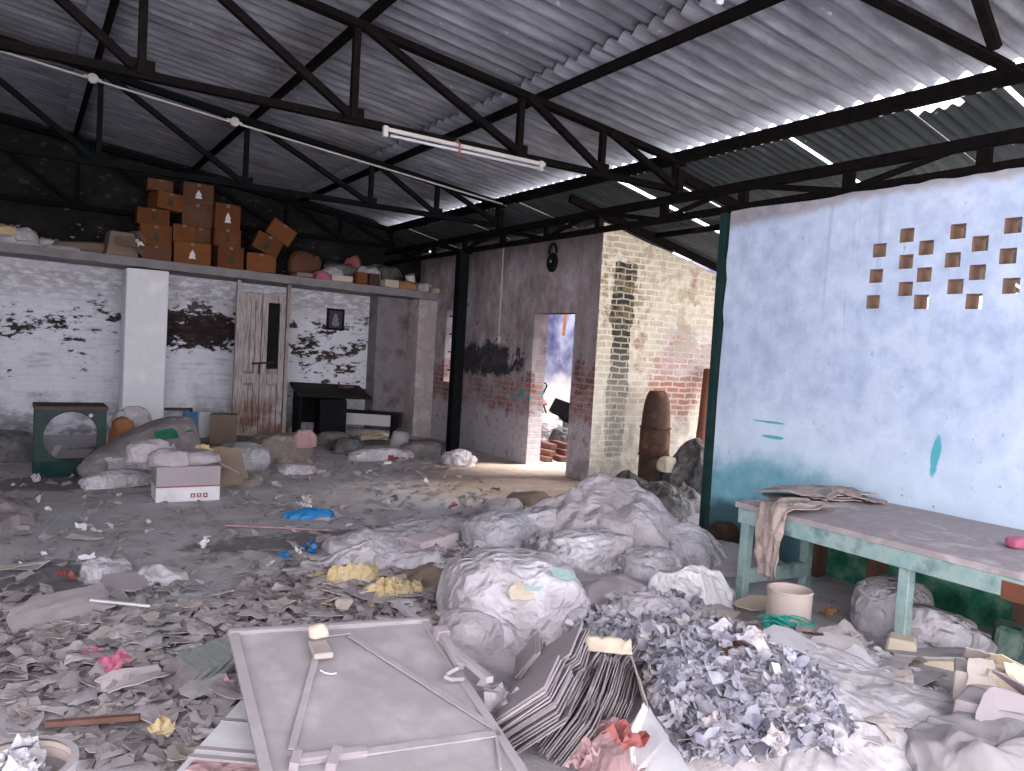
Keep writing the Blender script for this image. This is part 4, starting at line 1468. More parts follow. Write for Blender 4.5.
bag(463, 466, (.42, .36, .2), 55, 'white_plastic', 'white plastic bag on the floor at the foot of the steel post', 'plastic_bag', 'bag', amp=.3)
bag(240, 486, (.5, .3, .12), 56, 'yellow', 'flattened cream sack on the floor near the blue-grey sack', 'sack', 'sack')
COL.objects[[o.name for o in COL.objects if o.name.startswith('sack')][-1]].data.materials[0] = M['sackcloth']
bag(300, 474, (.42, .3, .12), 57, 'cloth', 'grey rag heap on the floor before the khaki sack', 'rag_heap', 'rags')

bag(10, 462, (.55, .3, .35), 59, 'dark_plastic', 'black bag lying by the left wall beyond the green stand', 'plastic_bag', 'bag')
bk = thing('plastic_bucket', 'upturned grey bucket in the rubbish below the bench', 'bucket', tuple(gp(398, 448)), (.15, .1, 0))
MB().lathe([(.15, 0), (.15, .02), (.13, .2), (.11, .25), (0, .255)], 24).build('bucket_body', M['dusty'], bk, smooth=True)
MB().lathe([(.15, -.005), (.162, -.005), (.162, .025), (.15, .025)], 24).build('rim', M['dusty'], bk)
MB().tube([(.155 * math.cos(a), .155 * math.sin(a), .02 + .06 * abs(math.sin(a))) for a in [PI * i / 10 for i in range(11)]], .005, 6).build('handle', M['steel'], bk)
for (px, py, l, rz, m, lab) in ((372, 437, .5, .35, 'yellow', 'yellow stick thrown under the bench'), (366, 441, .55, -.1, 'cream', 'cream stick lying under the bench below the yellow one'),
                                (379, 441, .3, -1.0, 'yellow', 'short yellow stick crossing the others under the bench'), (425, 449, .8, .05, 'brown_wood', 'brown plank lying at the foot of the stained pillar'),
                                (415, 455, .7, -.1, 'brown_wood', 'second brown plank lying nearer than the pillar plank')):
    q = gp(px, py)
    o = MB().box((0, 0, .02), (l, .06, .04)).build('wood_stick' if l < .6 else 'wood_plank', M[m], loc=tuple(q + V((0, 0, .02))), rot=(0, -.1, rz))
    tag(o, lab, 'stick' if l < .6 else 'plank')
for (px, py, w, sd, lab) in ((350, 452, .5, 3, 'dark rubbish bag in the corner under the desk'), (335, 445, .5, 6, 'dark rag heap at the foot of the desk'), (425, 455, .6, 8, 'dark rag heap between bucket and steel post')):
    bag(px, py, (w, w * .6, .2), sd + 60, 'sack_dusty' if sd > 4 else 'dark_plastic', lab, 'rag_heap', 'rags')

# ------------------------------------------------------------------ right: gable things
dm = thing('rusty_chimney_drum', 'tall rusty round-topped iron drum in three rings against the limewashed gable', 'drum', (0, 0, 0))
q = onY(651, 478, 7.3)
dm.location = (q.x, 7.28, H(q.x, 7.28))
R0 = .185
MB().lathe([(0, 0), (R0, 0), (R0 * 1.0, .02), (R0 * .98, .33), (R0 * .98, .36)], 36, wob=.03, seed=1).build('lower_ring', M['rust_dark'], dm, smooth=True)
MB().lathe([(R0 * 1.03, .34), (R0 * 1.06, .36), (R0 * 1.03, .38), (R0 * 1.02, .66), (R0 * .98, .7)], 36, wob=.03, seed=3).build('middle_ring', M['rust'], dm, smooth=True)
MB().lathe([(R0 * 1.0, .68), (R0 * 1.03, .70), (R0 * .98, .72), (R0 * .94, .86), (R0 * .86, 1.0), (R0 * .72, 1.10), (R0 * .58, 1.15), (R0 * .5, 1.16), (R0 * .45, 1.10)], 36, wob=.04, seed=5).build('domed_top', M['rust'], dm, smooth=True)
for z in (.36, .7):
    MB().lathe([(R0 * 1.03, z - .012), (R0 * 1.075, z - .006), (R0 * 1.075, z + .006), (R0 * 1.03, z + .012)], 36, wob=.03, seed=3).build('rim', M['rust_dark'], dm)
a, b = onY(697, 462, 7.2), onY(708, 370, 7.55)
a.z = min(a.z, .1)
o = MB().tube([a, (a + b) / 2 + V((.02, 0, 0)), b], [.075, .07, .06], 14).build('rusty_pipe', M['rust_red'], origin=tuple(a), smooth=True)
tag(o, 'red-brown iron pipe leaning in the gap by the teal post', 'pipe')
HEAPS_AFTER = [(-4, 528, .26, .42, .08, 58, 'sack_dusty', 'dusty heap of grey rags at the left edge of the floor')]
hb = MB().lathe([(0, 0), (.18, 0), (.2, .05), (.16, .2), (.08, .3), (0, .32)], 24, wob=.15)
q = onY(664, 462, 6.95)
o = hb.build('rag_bundle', M['rust_dark'], loc=(q.x, 7.1, H(q.x, 7.1)), smooth=True)
tag(o, 'dark bundle on the floor right of the rusty drum', 'bundle')


def heap(px, py, rx, ry, h, seed, m, label, name, cat, amp=.06, k=4, rot=0., dz=0., rough=.25, power=1., fwd=.0, rings=34, segs=110, kind=None):
    q = P(px, py)
    x, y = q.x, q.y + fwd
    b = heap_mb(rx, ry, h, seed, amp, k, rings, segs, power, rough)
    b.move(Matrix.Rotation(rot, 4, 'Z'))
    for v in b.v:
        v.z += H(x + v.x, y + v.y) - H(x, y)
    o = b.build(name, M[m], loc=(x, y, H(x, y) + dz), smooth=True)
    return tag(o, label, cat, kind=kind)


for a_ in HEAPS_AFTER:
    heap(*a_, 'rag_heap', 'rags', .1, 5, fwd=.3)
heap(680, 515, .5, .4, .2, 71, 'dark_plastic', 'black dusty plastic sheet bunched on the sand before the gable', 'plastic_sheet', 'plastic sheet', .12, 5, fwd=.3)
heap(712, 486, .42, .42, .36, 72, 'dark_plastic', 'taller heap of dark grey plastic by the leaning pipe', 'plastic_heap', 'plastic heap', .14, 5, fwd=.3)
heap(640, 500, .35, .3, .22, 73, 'dark_plastic', 'small black plastic heap at the foot of the rusty drum', 'plastic_heap', 'plastic heap', .1, 6, fwd=.2)
q = P(676, 478)
o = sack_mb((.22, .18, .17), 75, .28, 3, sub=4).build('foam_lump', M['cream'], loc=(q.x - .35, q.y - .2, .25), smooth=True)
tag(o, 'cream foam lump lying on the dark plastic', 'foam')
q = gp(592, 488)
o = MB().box((0, 0, .06), (.22, .16, .12)).build('brick_block', M['carton_dark'], loc=(q.x + .05, q.y, q.z), rot=(0, .1, .6), bevel=.006)
tag(o, 'dark brown block at the foot of the limewashed corner', 'block')
heap(725, 562, .45, .42, .10, 76, 'dusty', 'grey dust heap with a green rag at the foot of the teal post', 'rubble_heap', 'rubble', .03, 7, kind='stuff')
o = crumple_mb(.22, 33).build('green_rag', M['emerald'], loc=tuple(gp(708, 566)))
tag(o, 'green crumpled rag beside the teal post', 'rag')
bag(728, 548, (.26, .22, .22), 77, 'rust_dark', 'dark burnt lump between teal post and bench leg', 'lump', 'lump')

# ------------------------------------------------------------------ workbench along the blue wall
TX0, TX1, TY1, TZ = 4.13, 5.28, 3.58, .665
TY0 = -.6
wb = thing('workbench', 'long teal wooden workbench with a dusty top along the pale blue wall', 'workbench', (4.7, 1.6, 0), world=True)
tp = MB()
nx_, ny_ = 5, 60
for k in (0, 1):
    for j in range(ny_ + 1):
        y = TY0 + (TY1 - TY0) * j / ny_
        for i in range(nx_ + 1):
            x = TX0 - .03 + (TX1 - TX0 + .03) * i / nx_
            z = TZ + (.0 if k else -.035) + .006 * noise.noise(V((x * 2, y * 2, 1)))
            if i == 0:
                x += .012 * noise.noise(V((y * 5, 0, 7)))
            tp.v.append(V((x, y + (.02 * noise.noise(V((x * 5, 3, 0))) if j == ny_ else 0), z)))
nn = (nx_ + 1) * (ny_ + 1)
for j in range(ny_):
    for i in range(nx_):
        a = j * (nx_ + 1) + i
        tp.face(a, a + nx_ + 1, a + nx_ + 2, a + 1)
        tp.face(nn + a, nn + a + 1, nn + a + nx_ + 2, nn + a + nx_ + 1)
    for a in (j * (nx_ + 1), j * (nx_ + 1) + nx_):
        tp.face(a, a + nx_ + 1, nn + a + nx_ + 1, nn + a)
for i in range(nx_):
    for a in (i, ny_ * (nx_ + 1) + i):
        tp.face(a, a + 1, nn + a + 1, nn + a)
tp.build('tabletop', M['bench_top'], wb)
MB().box((TX0 + .0, (TY0 + TY1) / 2, TZ - .085), (.05, TY1 - TY0 - .04, .1)).build('front_rail', M['teal'], wb, bevel=.004)
MB().box(((TX0 + TX1) / 2, TY1 - .04, TZ - .085), (TX1 - TX0 - .06, .05, .1)).build('end_rail', M['teal_dark'], wb)
for (x, y, lean) in ((TX0 + .03, TY1 - .05, .02), (TX0 + .03, 2.40, .0), (TX0 + .62, TY1 - .10, 0.), (TX0 + .03, .9, 0)):
    MB().bar((x + lean, y, TZ - .04), (x, y, H(x, y) - .03), .065, .065, (0, 1, 0)).build('leg', M['teal'], wb, bevel=.005)
for (y, w) in ((onX(816, 560, 5.2).y, .1), (onX(875, 575, 5.2).y, .13), (onX(1021, 630, 5.2).y, .1)):
    MB().bar((TX1 - .06, y, TZ - .04), (TX1 - .06, y, 0), w, .08, (0, 1, 0)).build('back_post', M['brown_wood'], wb)
MB().bar((TX0 + .04, TY1 - .06, .17), (TX0 + .64, TY1 - .11, .17), .05, .1).build('stretcher', M['teal'], wb, bevel=.004)
MB().box((TX0 - .012, 1.82, TZ - .1), (.03, .14, .09)).build('mended_block', M['rust_red'], wb)
# things on the workbench
q = onZ(772, 494, TZ)
ct = thing('brown_sheet', 'crumpled brown cloth hanging over the end of the workbench', 'cloth', (TX0, 3.42, TZ), world=True)
cm = MB()
nu, nv = 18, 34
for j in range(nv + 1):
    t = j / nv
    for i in range(nu + 1):
        u = i / nu - .5
        s = t * .95
        if s < .45:
            x, z = TX0 + .42 - s, TZ + .012
        else:
            z = TZ - (s - .45) * .85 + .012
            x = TX0 - .05 - .03 * math.sin((s - .45) * 6)
        wd = .22 - .06 * max(0, s - .45) * 2 - .05 * noise.noise(V((t * 6, 0, u)))
        p = V((x, 3.23 + u * wd * (1.2 if s < .45 else 1), z))
        f = creases(V((u * 1.2, t * 1.6, 0)), 5, 2.6) * .06
        p += V((-.6, 0, .8)) * (f + .025) if s < .5 else V((-1, 0, .1)) * (f + .02)
        if j == nv:
            p.z += .07 * noise.noise(V((u * 7, 2, 2)))
        cm.v.append(p)
for j in range(nv):
    for i in range(nu):
        a = j * (nu + 1) + i
        cm.face(a, a + 1, a + nu + 2, a + nu + 1)
o = cm.build('cloth_sheet', M['brown_paper'], ct, smooth=True)
so = o.modifiers.new('thick', 'SOLIDIFY')
so.thickness = .006
PAPER_SPOTS = [(782, 487, .36, .3, 1), (800, 490, .34, .26, 2), (822, 491, .4, .22, 3), (790, 496, .3, .26, 4), (842, 494, .34, .26, 5), (812, 484, .3, .2, 6), (858, 497, .3, .22, 7), (835, 487, .3, .2, 8), (872, 501, .26, .2, 9), (776, 482, .3, .24, 10), (768, 490, .34, .3, 11), (785, 499, .3, .28, 12), (756, 492, .3, .26, 13)]
o0 = None
for k, (px, py, w_, l_, sd) in enumerate(PAPER_SPOTS):
    q = onZ(px, py, TZ)
    o = scrap_mb(w_ * 1.15, l_ * 1.15, .006, sd + 300, .09, 7, 7).build('wrapping_paper', M['brown_paper'] if k % 3 else M['scrap'], loc=(min(q.x, 5.08), min(q.y, 3.5), TZ + .004 + .012 * (k % 4)), rot=(0, 0, sd * 1.3), smooth=False)
    tag(o, 'crumpled brown-grey wrapping paper lying on the far end of the workbench', 'paper', 'wrapping papers on the workbench')
q = onZ(1016, 542, TZ + .03)
o = sack_mb((.12, .09, .055), 5, .2, 2.5, sub=3).build('pink_lump', M['pink'], loc=(q.x, q.y, TZ + .004), smooth=True)
tag(o, 'small pink lump on the workbench top', 'lump')

# under and before the workbench
dr = thing('fibre_drum', 'open pinkish cardboard drum standing at the workbench leg', 'drum', tuple(gp(793, 634) + V((.05, .08, 0))))
RD = .125
MB().lathe([(0, .008), (RD - .012, .008), (RD - .010, .235), (RD, .24), (RD + .004, .235), (RD, .015), (RD - .002, 0), (0, 0)], 40, wob=.02).build('drum_wall', M['drum_board'], dr, smooth=True)
MB().lathe([(RD + .001, .222), (RD + .007, .226), (RD + .007, .238), (RD + .001, .242)], 40, wob=.02).build('rim', M['drum_board'], dr)
q = dr.location
rp = thing('rope_bundle', 'bundle of emerald green rope fibres by the cardboard drum', 'rope', (q.x - .2, q.y - .08, q.z + .05))
for k in range(34):
    a = RND.uniform(-.5, .3)
    p0 = V((RND.uniform(-.12, 0), RND.uniform(-.04, .05), RND.uniform(0, .05)))
    pts = [p0 + V((math.cos(a) * t * .26, math.sin(a) * t * .26 - .05 * t, .05 * math.sin(t * 3 + k) - .05 * t)) for t in (0, .25, .5, .75, 1)]
    MB().tube(pts, .004, 4).build('strand', M['emerald'], rp)
bs = thing('stuffed_sack', 'grey stuffed sack with white plastic mouth lying under the workbench', 'sack', (4.62, 2.55, H(4.6, 2.5)))
b = sack_mb((.5, .42, .30), 81, .14, 2.6)
b.build('sack_body', M['grey_plastic'], bs, smooth=True, loc=(.02, .2, 0))
b = sack_mb((.46, .46, .22), 82, .3, 3.0)
b.build('plastic_mouth', M['white_plastic'], bs, smooth=True, loc=(-.06, -.14, .0), rot=(.1, .15, .4))
for k, (dx, dy, w_, l_, h_) in enumerate(((-.14, .0, .17, .17, .13), (-.02, -.13, .22, .16, .07))):
    o = MB().box((0, 0, h_ / 2), (w_, l_, h_), taper=.8).build('foot_block', M['cream'], loc=(4.20 + dx * .6 - .02, 2.36 + dy, H(4.2, 2.36) - .01), rot=(0, 0, .5 - k), bevel=.012)
    tag(o, 'cream board wrapping the foot of the middle bench leg' if k == 0 else 'lower cream board beside the foot of the middle bench leg', 'board')
o = MB().box((0, 0, .09), (.2, .14, .18)).build('stone_block', M['wall_blue'] if False else mat('green_splashed_stone', (.03, .11, .075), (.3, .36, .31), 9, .8, .4), loc=(4.88, 2.2, .0), rot=(.1, 0, .5), bevel=.02)
tag(o, 'green splashed stone block under the workbench by the wall', 'block')
o = MB().box((0, 0, .04), (.14, .3, .06)).build('grey_slab', M['dusty'], loc=(4.85, 2.5, .02), rot=(.1, .2, .3), bevel=.01)
tag(o, 'flat grey slab lying behind the stuffed sack', 'slab')
# ------------------------------------------------------------------ the sheet-metal door lying in front
TL = onZ(228, 632, .40)
ux = ray(1991, 522).normalized()                # the two edge directions of the door
vy = -ray(26, 139).normalized()
vy = (vy - ux * vy.dot(ux)).normalized()
PW = .86
uz = vy.cross(ux)
if uz.z < 0:
    uz = -uz
mdoor = thing('metal_door', 'big dusty sheet-metal door lying flat on the rubbish in front', 'metal door')
# local frame: x along the far edge, y towards us along the left edge (kept right-handed by using -vy)
mdoor.matrix_world = Matrix(((ux.x, -vy.x, uz.x, TL.x), (ux.y, -vy.y, uz.y, TL.y), (ux.z, -vy.z, uz.z, TL.z), (0, 0, 0, 1)))
PL = 1.75
md = M['dusty_metal']
sh = MB()
for k in (0, 1):
    for j in range(31):
        for i in range(17):
            x, y = PW * i / 16, -PL * j / 30
            sh.v.append(V((x, y, -.006 * k + .006 * noise.noise(V((x * 3, y * 3, 0))))))
for j in range(30):
    for i in range(16):
        a = j * 17 + i
        sh.face(a, a + 17, a + 18, a + 1)
        b = a + 527
        sh.face(b, b + 1, b + 18, b + 17)
sh.build('sheet', md, mdoor, smooth=True)
FWD = .036
MB().box((.02, -PL / 2, .002), (FWD, PL, .02)).build('frame_side', md, mdoor, bevel=.003)
MB().box((PW - .02, -PL / 2, .002), (FWD, PL, .02)).build('frame_side', md, mdoor, bevel=.003)
MB().box((PW / 2, -.015, .003), (PW, .026, .026)).build('frame_end', md, mdoor, bevel=.003)
MB().box((PW / 2, -PL + .015, .003), (PW, .026, .026)).build('frame_end', md, mdoor, bevel=.003)


def onpanel(px, py):
    r = ray(px, py)
    t = (TL - EYE).dot(uz) / r.dot(uz)
    p = EYE + r * t - TL
    return V((p.dot(ux), -p.dot(vy), 0))


def strip(name, a, b, w=.026, h=.006, m=None):
    a, b = onpanel(*a), onpanel(*b)
    MB().bar(a + V((0, 0, .008)), b + V((0, 0, .008)), w, h).build(name, m or md, mdoor, bevel=.002)


strip('brace', (318, 650), (291, 752))
strip('brace', (322, 637), (350, 634), .03)
strip('brace', (350, 637), (492, 728), .032)
strip('cross_bar', (290, 765), (500, 735), .035, .008)
strip('brace', (496, 737), (500, 771), .012, .006)
strip('hinge_bar', (295, 763), (366, 754), .03, .03, M['mauve_board'])
strip('hinge_knuckle', (330, 771), (337, 752), .035, .035, M['mauve_board'])
strip('hinge_knuckle', (293, 771), (297, 757), .03, .04, M['mauve_board'])
a, b = onpanel(438, 640), onpanel(457, 675)
MB().bar(a + V((.01, 0, .035)), b + V((.01, 0, .035)), .035, .03).build('bolt', md, mdoor, bevel=.003)
MB().box(a + V((.01, 0, .03)), (.06, .05, .05)).build('bolt_keeper', M['mauve_board'], mdoor, bevel=.003)
MB().tube([b + V((0, 0, .04)), b + V((-.02, -.03, .05)), b + V((-.06, -.03, .03)), b + V((-.075, -.05, .03)), b + V((-.06, -.07, .03)), b + V((0, -.06, .02))], .008, 6).build('bolt_handle', M['dusty'], mdoor)
a = onpanel(320, 655)
q = mdoor.matrix_world @ (a + V((0, 0, .012)))
o = MB().box((0, 0, .012), (.075, .15, .024)).build('cream_packet', M['scrap_tan'], loc=tuple(q), rot=(0, 0, -.15), bevel=.005)
tag(o, 'flat dusty cream packet lying on the far end of the metal door', 'packet')
q = mdoor.matrix_world @ (onpanel(317, 643) + V((0, 0, .03)))
o = sack_mb((.075, .06, .05), 3, .2, 2.5, sub=3).build('cream_lump', M['cream'], loc=tuple(q), smooth=True)
tag(o, 'small cream lump on the end of the flat packet', 'lump')
pts = [mdoor.matrix_world @ (onpanel(*p) + V((0, 0, .012))) for p in ((320, 673), (325, 676), (331, 677), (336, 676))]
o = MB().tube(pts, .003, 5).build('string', M['white_paper'], origin=tuple(pts[0]))
tag(o, 'short white string lying on the metal door', 'string')

# what the metal door lies on
q = onZ(240, 740, .2)
wc = thing('white_carton', 'white carton with mauve stripes sticking out from under the metal door', 'carton', (q.x + .06, q.y - .02, H(q.x, q.y) - .02), (0, 0, -.62))
MB().box((0, 0, .11), (.34, .62, .22)).build('carton_body', M['white_paper'], wc, bevel=.006)
for y in (.08, -.12, -.17):
    MB().box((0, y, .2215), (.338, .022, .004)).build('stripe', M['mauve_board'], wc)
MB().box((-.02, -.225, .2215), (.24, .06, .004)).build('red_stripe', M['pink_dusty'], wc)
o = MB().box((0, 0, .13), (.4, .36, .2)).build('board_pile', M['scrap'], loc=(1.25, 3.05, .02), rot=(0, 0, -.2), bevel=.01)
tag(o, 'grey pile of boards carrying the metal door', 'board pile')
for (pa, pb, r, m, lab, z0, z1) in (((396, 603), (490, 680), .016, 'dusty', 'long grey iron bar lying along the right edge of the metal door', .34, .32),
                                   ((45, 724), (140, 717), .013, 'brown_wood', 'reddish wooden stick lying in the litter at the left front', .10, .10),
                                   ((205, 652), (232, 648), .012, 'cream', 'yellowish stick by the far corner of the metal door', .12, .12),
                                   ((90, 600), (150, 606), .008, 'white_paper', 'thin white strip curling by the square board', .09, .09),
                                   ((225, 525), (330, 530), .010, 'pink_dusty', 'long thin pale stick lying on the open floor', .03, .03)):
    a, b = onZ(*pa, z0), onZ(*pb, z1)
    o = MB().bar(a, b, r * 2, r * 1.6).build('iron_bar' if r > .014 else 'wood_stick', M[m], origin=tuple(a), bevel=.002)
    tag(o, lab, 'bar' if r > .014 else 'stick')

# tub of scraps in the near corner
q = onZ(15, 758, .42)
tb = thing('fibre_tub', 'round cardboard tub full of paper scraps in the near left corner', 'tub', (q.x, q.y, H(q.x, q.y)))
RT = .145
MB().lathe([(0, .01), (RT - .012, .01), (RT - .01, .395), (RT, .40), (RT + .003, .39), (RT, .012), (0, 0)], 44, wob=.015).build('tub_wall', M['drum_board'], tb, smooth=True)
MB().lathe([(RT - .012, .385), (RT + .008, .385), (RT + .008, .408), (RT - .012, .408)], 44, wob=.015).build('rim', M['dusty'], tb)
for k in range(16):
    a, r = RND.uniform(0, 6.28), RND.uniform(0, RT * .66)
    crumple_mb(RND.uniform(.07, .11), 900 + k).build('paper_scrap', M['scrap_pale'] if k % 3 else M['paper'], tb, loc=(r * math.cos(a), r * math.sin(a), .36))
MB().lathe([(0, .36), (RT - .014, .36), (RT - .014, .2), (0, .2)], 30).build('scrap_fill', M['scrap'], tb)

# ------------------------------------------------------------------ big sacks and cloths of the middle heap
def sack_at(px, py, size, seed, m, label, rot=0., amp=.14, k=2.2, dz=0., name='sack', cat='sack', tilt=(0, 0), sub=5, fwd=.3, boxy=.72):
    q = P(px, py)
    x, y = q.x, q.y + size[1] * fwd
    o = sack_mb(size, seed, amp, k, boxy, sub).build(name, M[m], loc=(x, y, H(x, y) - .02 + dz), rot=(tilt[0], tilt[1], rot), smooth=True)
    return tag(o, label, cat)


s = thing('plastic_sack', 'big white dusty plastic sack in the middle of the rubbish', 'sack', (2.42, 3.72, H(2.4, 3.7) - .02), (0, .1, -.35))
sack_mb((.80, .74, .44), 101, .13, 1.9, .7, 6).build('sack_body', M['white_plastic'], s, smooth=True)
for (x, y, z, w, r, mm) in ((.18, -.28, .42, .13, (.4, .1, .2), 'emerald_pale'), (-.06, -.36, .33, .15, (.7, 0, .4), 'cream'), (.02, -.33, .36, .1, (.6, 0, 0), 'emerald_pale')):
    if mm not in M:
        M[mm] = mat('faded_green_print', (.34, .52, .46), (.42, .55, .5), 12)
    scrap_mb(w, w * .7, .003, int(x * 1000), .1).build('printed_patch', M[mm], s, loc=(x, y, z), rot=r)

sack_at(512, 548, (.62, .5, .27), 103, 'grey_plastic', 'grey torn plastic sack with blue film left of the great cloth heap', .3)
o = scrap_mb(.12, .07, .004, 5, .3).build('blue_strip', M['blue_plastic'], loc=tuple(P(517, 541) + V((-.05, -.08, .2))), rot=(.8, .2, .3))
tag(o, 'bright blue plastic strip on the grey torn sack', 'strip')
heap(640, 552, .66, .8, .36, 104, 'cloth', 'great lilac heap of dusty cloth below the limewashed corner', 'cloth_heap', 'cloth heap', .12, 4.0, fwd=.45, rings=60, segs=150, rough=.2)
heap(690, 560, .3, .3, .2, 115, 'white_plastic', 'white plastic spilling over the right side of the great cloth heap', 'plastic_sheet', 'plastic sheet', .1, 5)
sack_at(595, 572, (.8, .42, .26), 105, 'white_plastic', 'long white plastic bundle lying before the great cloth heap', .05, .2, 2.6)
sack_at(510, 520, (.35, .3, .2), 106, 'cloth', 'small grey rag bundle at the far left of the cloth heap', .3, .2, name='rag_bundle', cat='rag')
sack_at(660, 585, (.45, .4, .22), 107, 'grey_plastic', 'pale grey bag with purple tinge right of the flat cement sack', .2, .25, 2.8)
sack_at(560, 540, (.6, .4, .26), 121, 'white_plastic', 'white bag with a rolled edge left below the great cloth heap', -.2, .22, 2.5)
sack_at(535, 512, (.5, .3, .2), 122, 'carton_grey', 'dull brown rag roll behind the grey torn sack', .1, .2, 2.5, name='rag_roll', cat='rag')
heap(602, 600, .5, .36, .10, 108, 'mauve_board', 'flat mauve cement sack lying in front of the cloth heap', 'flat_sack', 'sack', .06, 4, rot=.3, power=.5, rough=.3)
heap(560, 598, .42, .3, .12, 109, 'dusty', 'grey flattened carton sheet beside the big white sack', 'flat_sack', 'sack', .06, 4, rot=-.2, power=.5)
heap(706, 610, .26, .2, .17, 110, 'white_cloth', 'white rumpled cloth bundle at the foot of the workbench', 'cloth_bundle', 'cloth', .16, 6, fwd=.1)
heap(655, 622, .42, .25, .1, 111, 'cloth', 'grey rag spread between the flat cement sack and the white bundle', 'rag', 'rag', .07, 6)
heap(376, 570, .30, .24, .15, 112, 'white_plastic', 'white plastic bag behind the yellow bag', 'plastic_bag', 'bag', .1, 5, fwd=.15)
heap(352, 582, .15, .09, .08, 113, 'yellow', 'yellow paper bag spilling open on the litter', 'paper_bag', 'bag', .12, 11)
heap(392, 596, .17, .12, .05, 114, 'yellow', 'yellow torn papers lying right of the yellow bag', 'torn_paper', 'paper', .08, 13, rough=.4)
heap(420, 570, .3, .2, .1, 116, 'cloth', 'grey rag under the pinkish white box', 'rag', 'rag', .06, 6)
heap(455, 585, .35, .22, .1, 118, 'carton_grey', 'brownish rag at the left foot of the big white sack', 'rag', 'rag', .06, 6)
heap(105, 578, .16, .12, .07, 119, 'grey_plastic', 'grey crumpled bag left of the square board', 'plastic_bag', 'bag', .08, 7)
heap(157, 582, .2, .12, .06, 120, 'scrap_pale', 'pale crumpled sheet right of the square board', 'paper_sheet', 'paper', .08, 6)
heap(315, 517, .22, .1, .05, 123, 'blue_plastic', 'bright blue plastic film crumpled on the open floor', 'plastic_film', 'film', .05, 9, rough=.5)
heap(385, 545, .5, .25, .08, 124, 'cloth', 'low grey rag pile before the bright blue film', 'rag', 'rag', .06, 5)
heap(440, 530, .45, .25, .08, 125, 'grey_plastic', 'low grey plastic pile behind the pinkish box', 'plastic_sheet', 'plastic sheet', .06, 5)
a = P(437, 552)
bx = thing('flat_box', 'pinkish white crushed box lying in the middle of the floor', 'box', (a.x, a.y + .1, a.z), (.0, -.06, .28))
MB().box((0, 0, .055), (.40, .22, .11)).build('box_body', mat('pinkish_white_card', (.72, .62, .63), (.6, .5, .52), 8), bx, bevel=.01)
MB().box((-.12, -.115, .04), (.1, .004, .05)).build('pink_print', M['pink_dusty'], bx)
MB().box((.05, 0, .1125), (.01, .215, .004)).build('crease_line', M['pink_dusty'], bx)
for (px, py, m, lab, sd) in ((308, 549, 'blue_plastic', 'blue bottle cap shaped scrap on the litter', 3), (283, 560, 'blue_plastic', 'blue plastic scrap left of the white bag', 4), (310, 556, 'blue_plastic', 'second blue plastic scrap beside the white bag', 5)):
    q = P(px, py)
    o = crumple_mb(.12, sd + 50).build('plastic_scrap', M[m], loc=tuple(q))
    tag(o, lab, 'scrap')
q = P(586, 600)
o = scrap_mb(.16, .1, .004, 9, .15).build('yellow_card', M['yellow'], loc=tuple(q + V((0, 0, .1))), rot=(.2, 0, .2))
tag(o, 'yellow card lying on the grey sheet near the big white sack', 'card')

# dusty sheets and cartons on the right
heap(905, 735, .55, .52, .035, 131, 'dust_sheet', 'large pale dusty plastic sheet spread at the right front', 'plastic_sheet', 'plastic sheet', .06, 4, fwd=.3, rings=60, segs=140, power=.6)
heap(862, 775, .36, .22, .04, 132, 'dust_sheet', 'greyish folded plastic in front of the large pale sheet', 'plastic_sheet', 'plastic sheet', .07, 5, fwd=.1, rings=40, segs=120)
heap(1000, 778, .36, .24, .07, 133, 'fold_cloth', 'grey cloth bunched in thick folds at the near right corner', 'folded_cloth', 'cloth', .13, 4.6, fwd=.06, rings=70, segs=140)
q = P(1005, 725)
for k, (px, py, w_, l_, h_, rz, m, lab) in enumerate(((985, 705, .30, .14, .15, .5, 'scrap_tan', 'pinkish torn box at the right by the green stone block'), (1008, 735, .36, .26, .12, .3, 'mauve_board', 'flat mauve box at the right edge in front of the pinkish one'),
                                                    (1010, 710, .2, .2, .16, .8, 'cream', 'cream carton end at the right edge behind the flat mauve box'))):
    q = P(px, py)
    b = MB().box((0, 0, h_ / 2), (w_, l_, h_))
    for i, v in enumerate(b.v):
        v += V((1, 1, 1)) * .03 * noise.noise(V((i * 2.7, k * 3, 1)))
    t = thing('torn_box', lab, 'box', (q.x + .03, q.y + .06, q.z - .01), (.12 * (k - 1), .1, rz))
    b.build('box_body', M[m], t, bevel=.006)
    for f in range(2):
        scrap_mb(w_ * .5, l_ * .8, .005, k * 7 + f, .1).build('flap', M[m], t, loc=((f - .5) * w_ * .8, -l_ * .2, h_), rot=(.2, (f - .5) * 1.3, 0))

# ------------------------------------------------------------------ bundles of boards and papers in the torn white carton
def bundle(loc, w, l, n, th, az, lean, m, label, seed, m2=None, name='paper_bundle'):
    """sheets leaning together: w along the shared edge (azimuth az), l down the slope, stacked along the normal"""
    t = thing(name, label, 'paper bundle')
    x = V((math.cos(az), math.sin(az), .06)).normalized()
    z = V((-math.sin(az) * math.cos(lean), math.cos(az) * math.cos(lean), math.sin(lean)))
    z = (z - x * z.dot(x)).normalized()
    y = z.cross(x)
    t.matrix_world = Matrix(((x.x, y.x, z.x, loc[0]), (x.y, y.y, z.y, loc[1]), (x.z, y.z, z.z, loc[2]), (0, 0, 0, 1)))
    r = random.Random(seed)
    for k in range(n):
        last = k >= n - 2
        b = MB().box((r.uniform(-.012, .012), r.uniform(-.015, .015), th * (k - n / 2)), (w * r.uniform(.93, 1.03), l * r.uniform(.93, 1.03), th * (.85 if last else r.uniform(.35, .7))), (r.uniform(-.02, .02), r.uniform(-.02, .02), r.uniform(-.06, .06)))
        b.build('sheet', M[(m2 or m) if (k % 3 == 1 and not last) else m], t)
    return t


def bpos(px, py, z):
    return tuple(onZ(px, py, z))


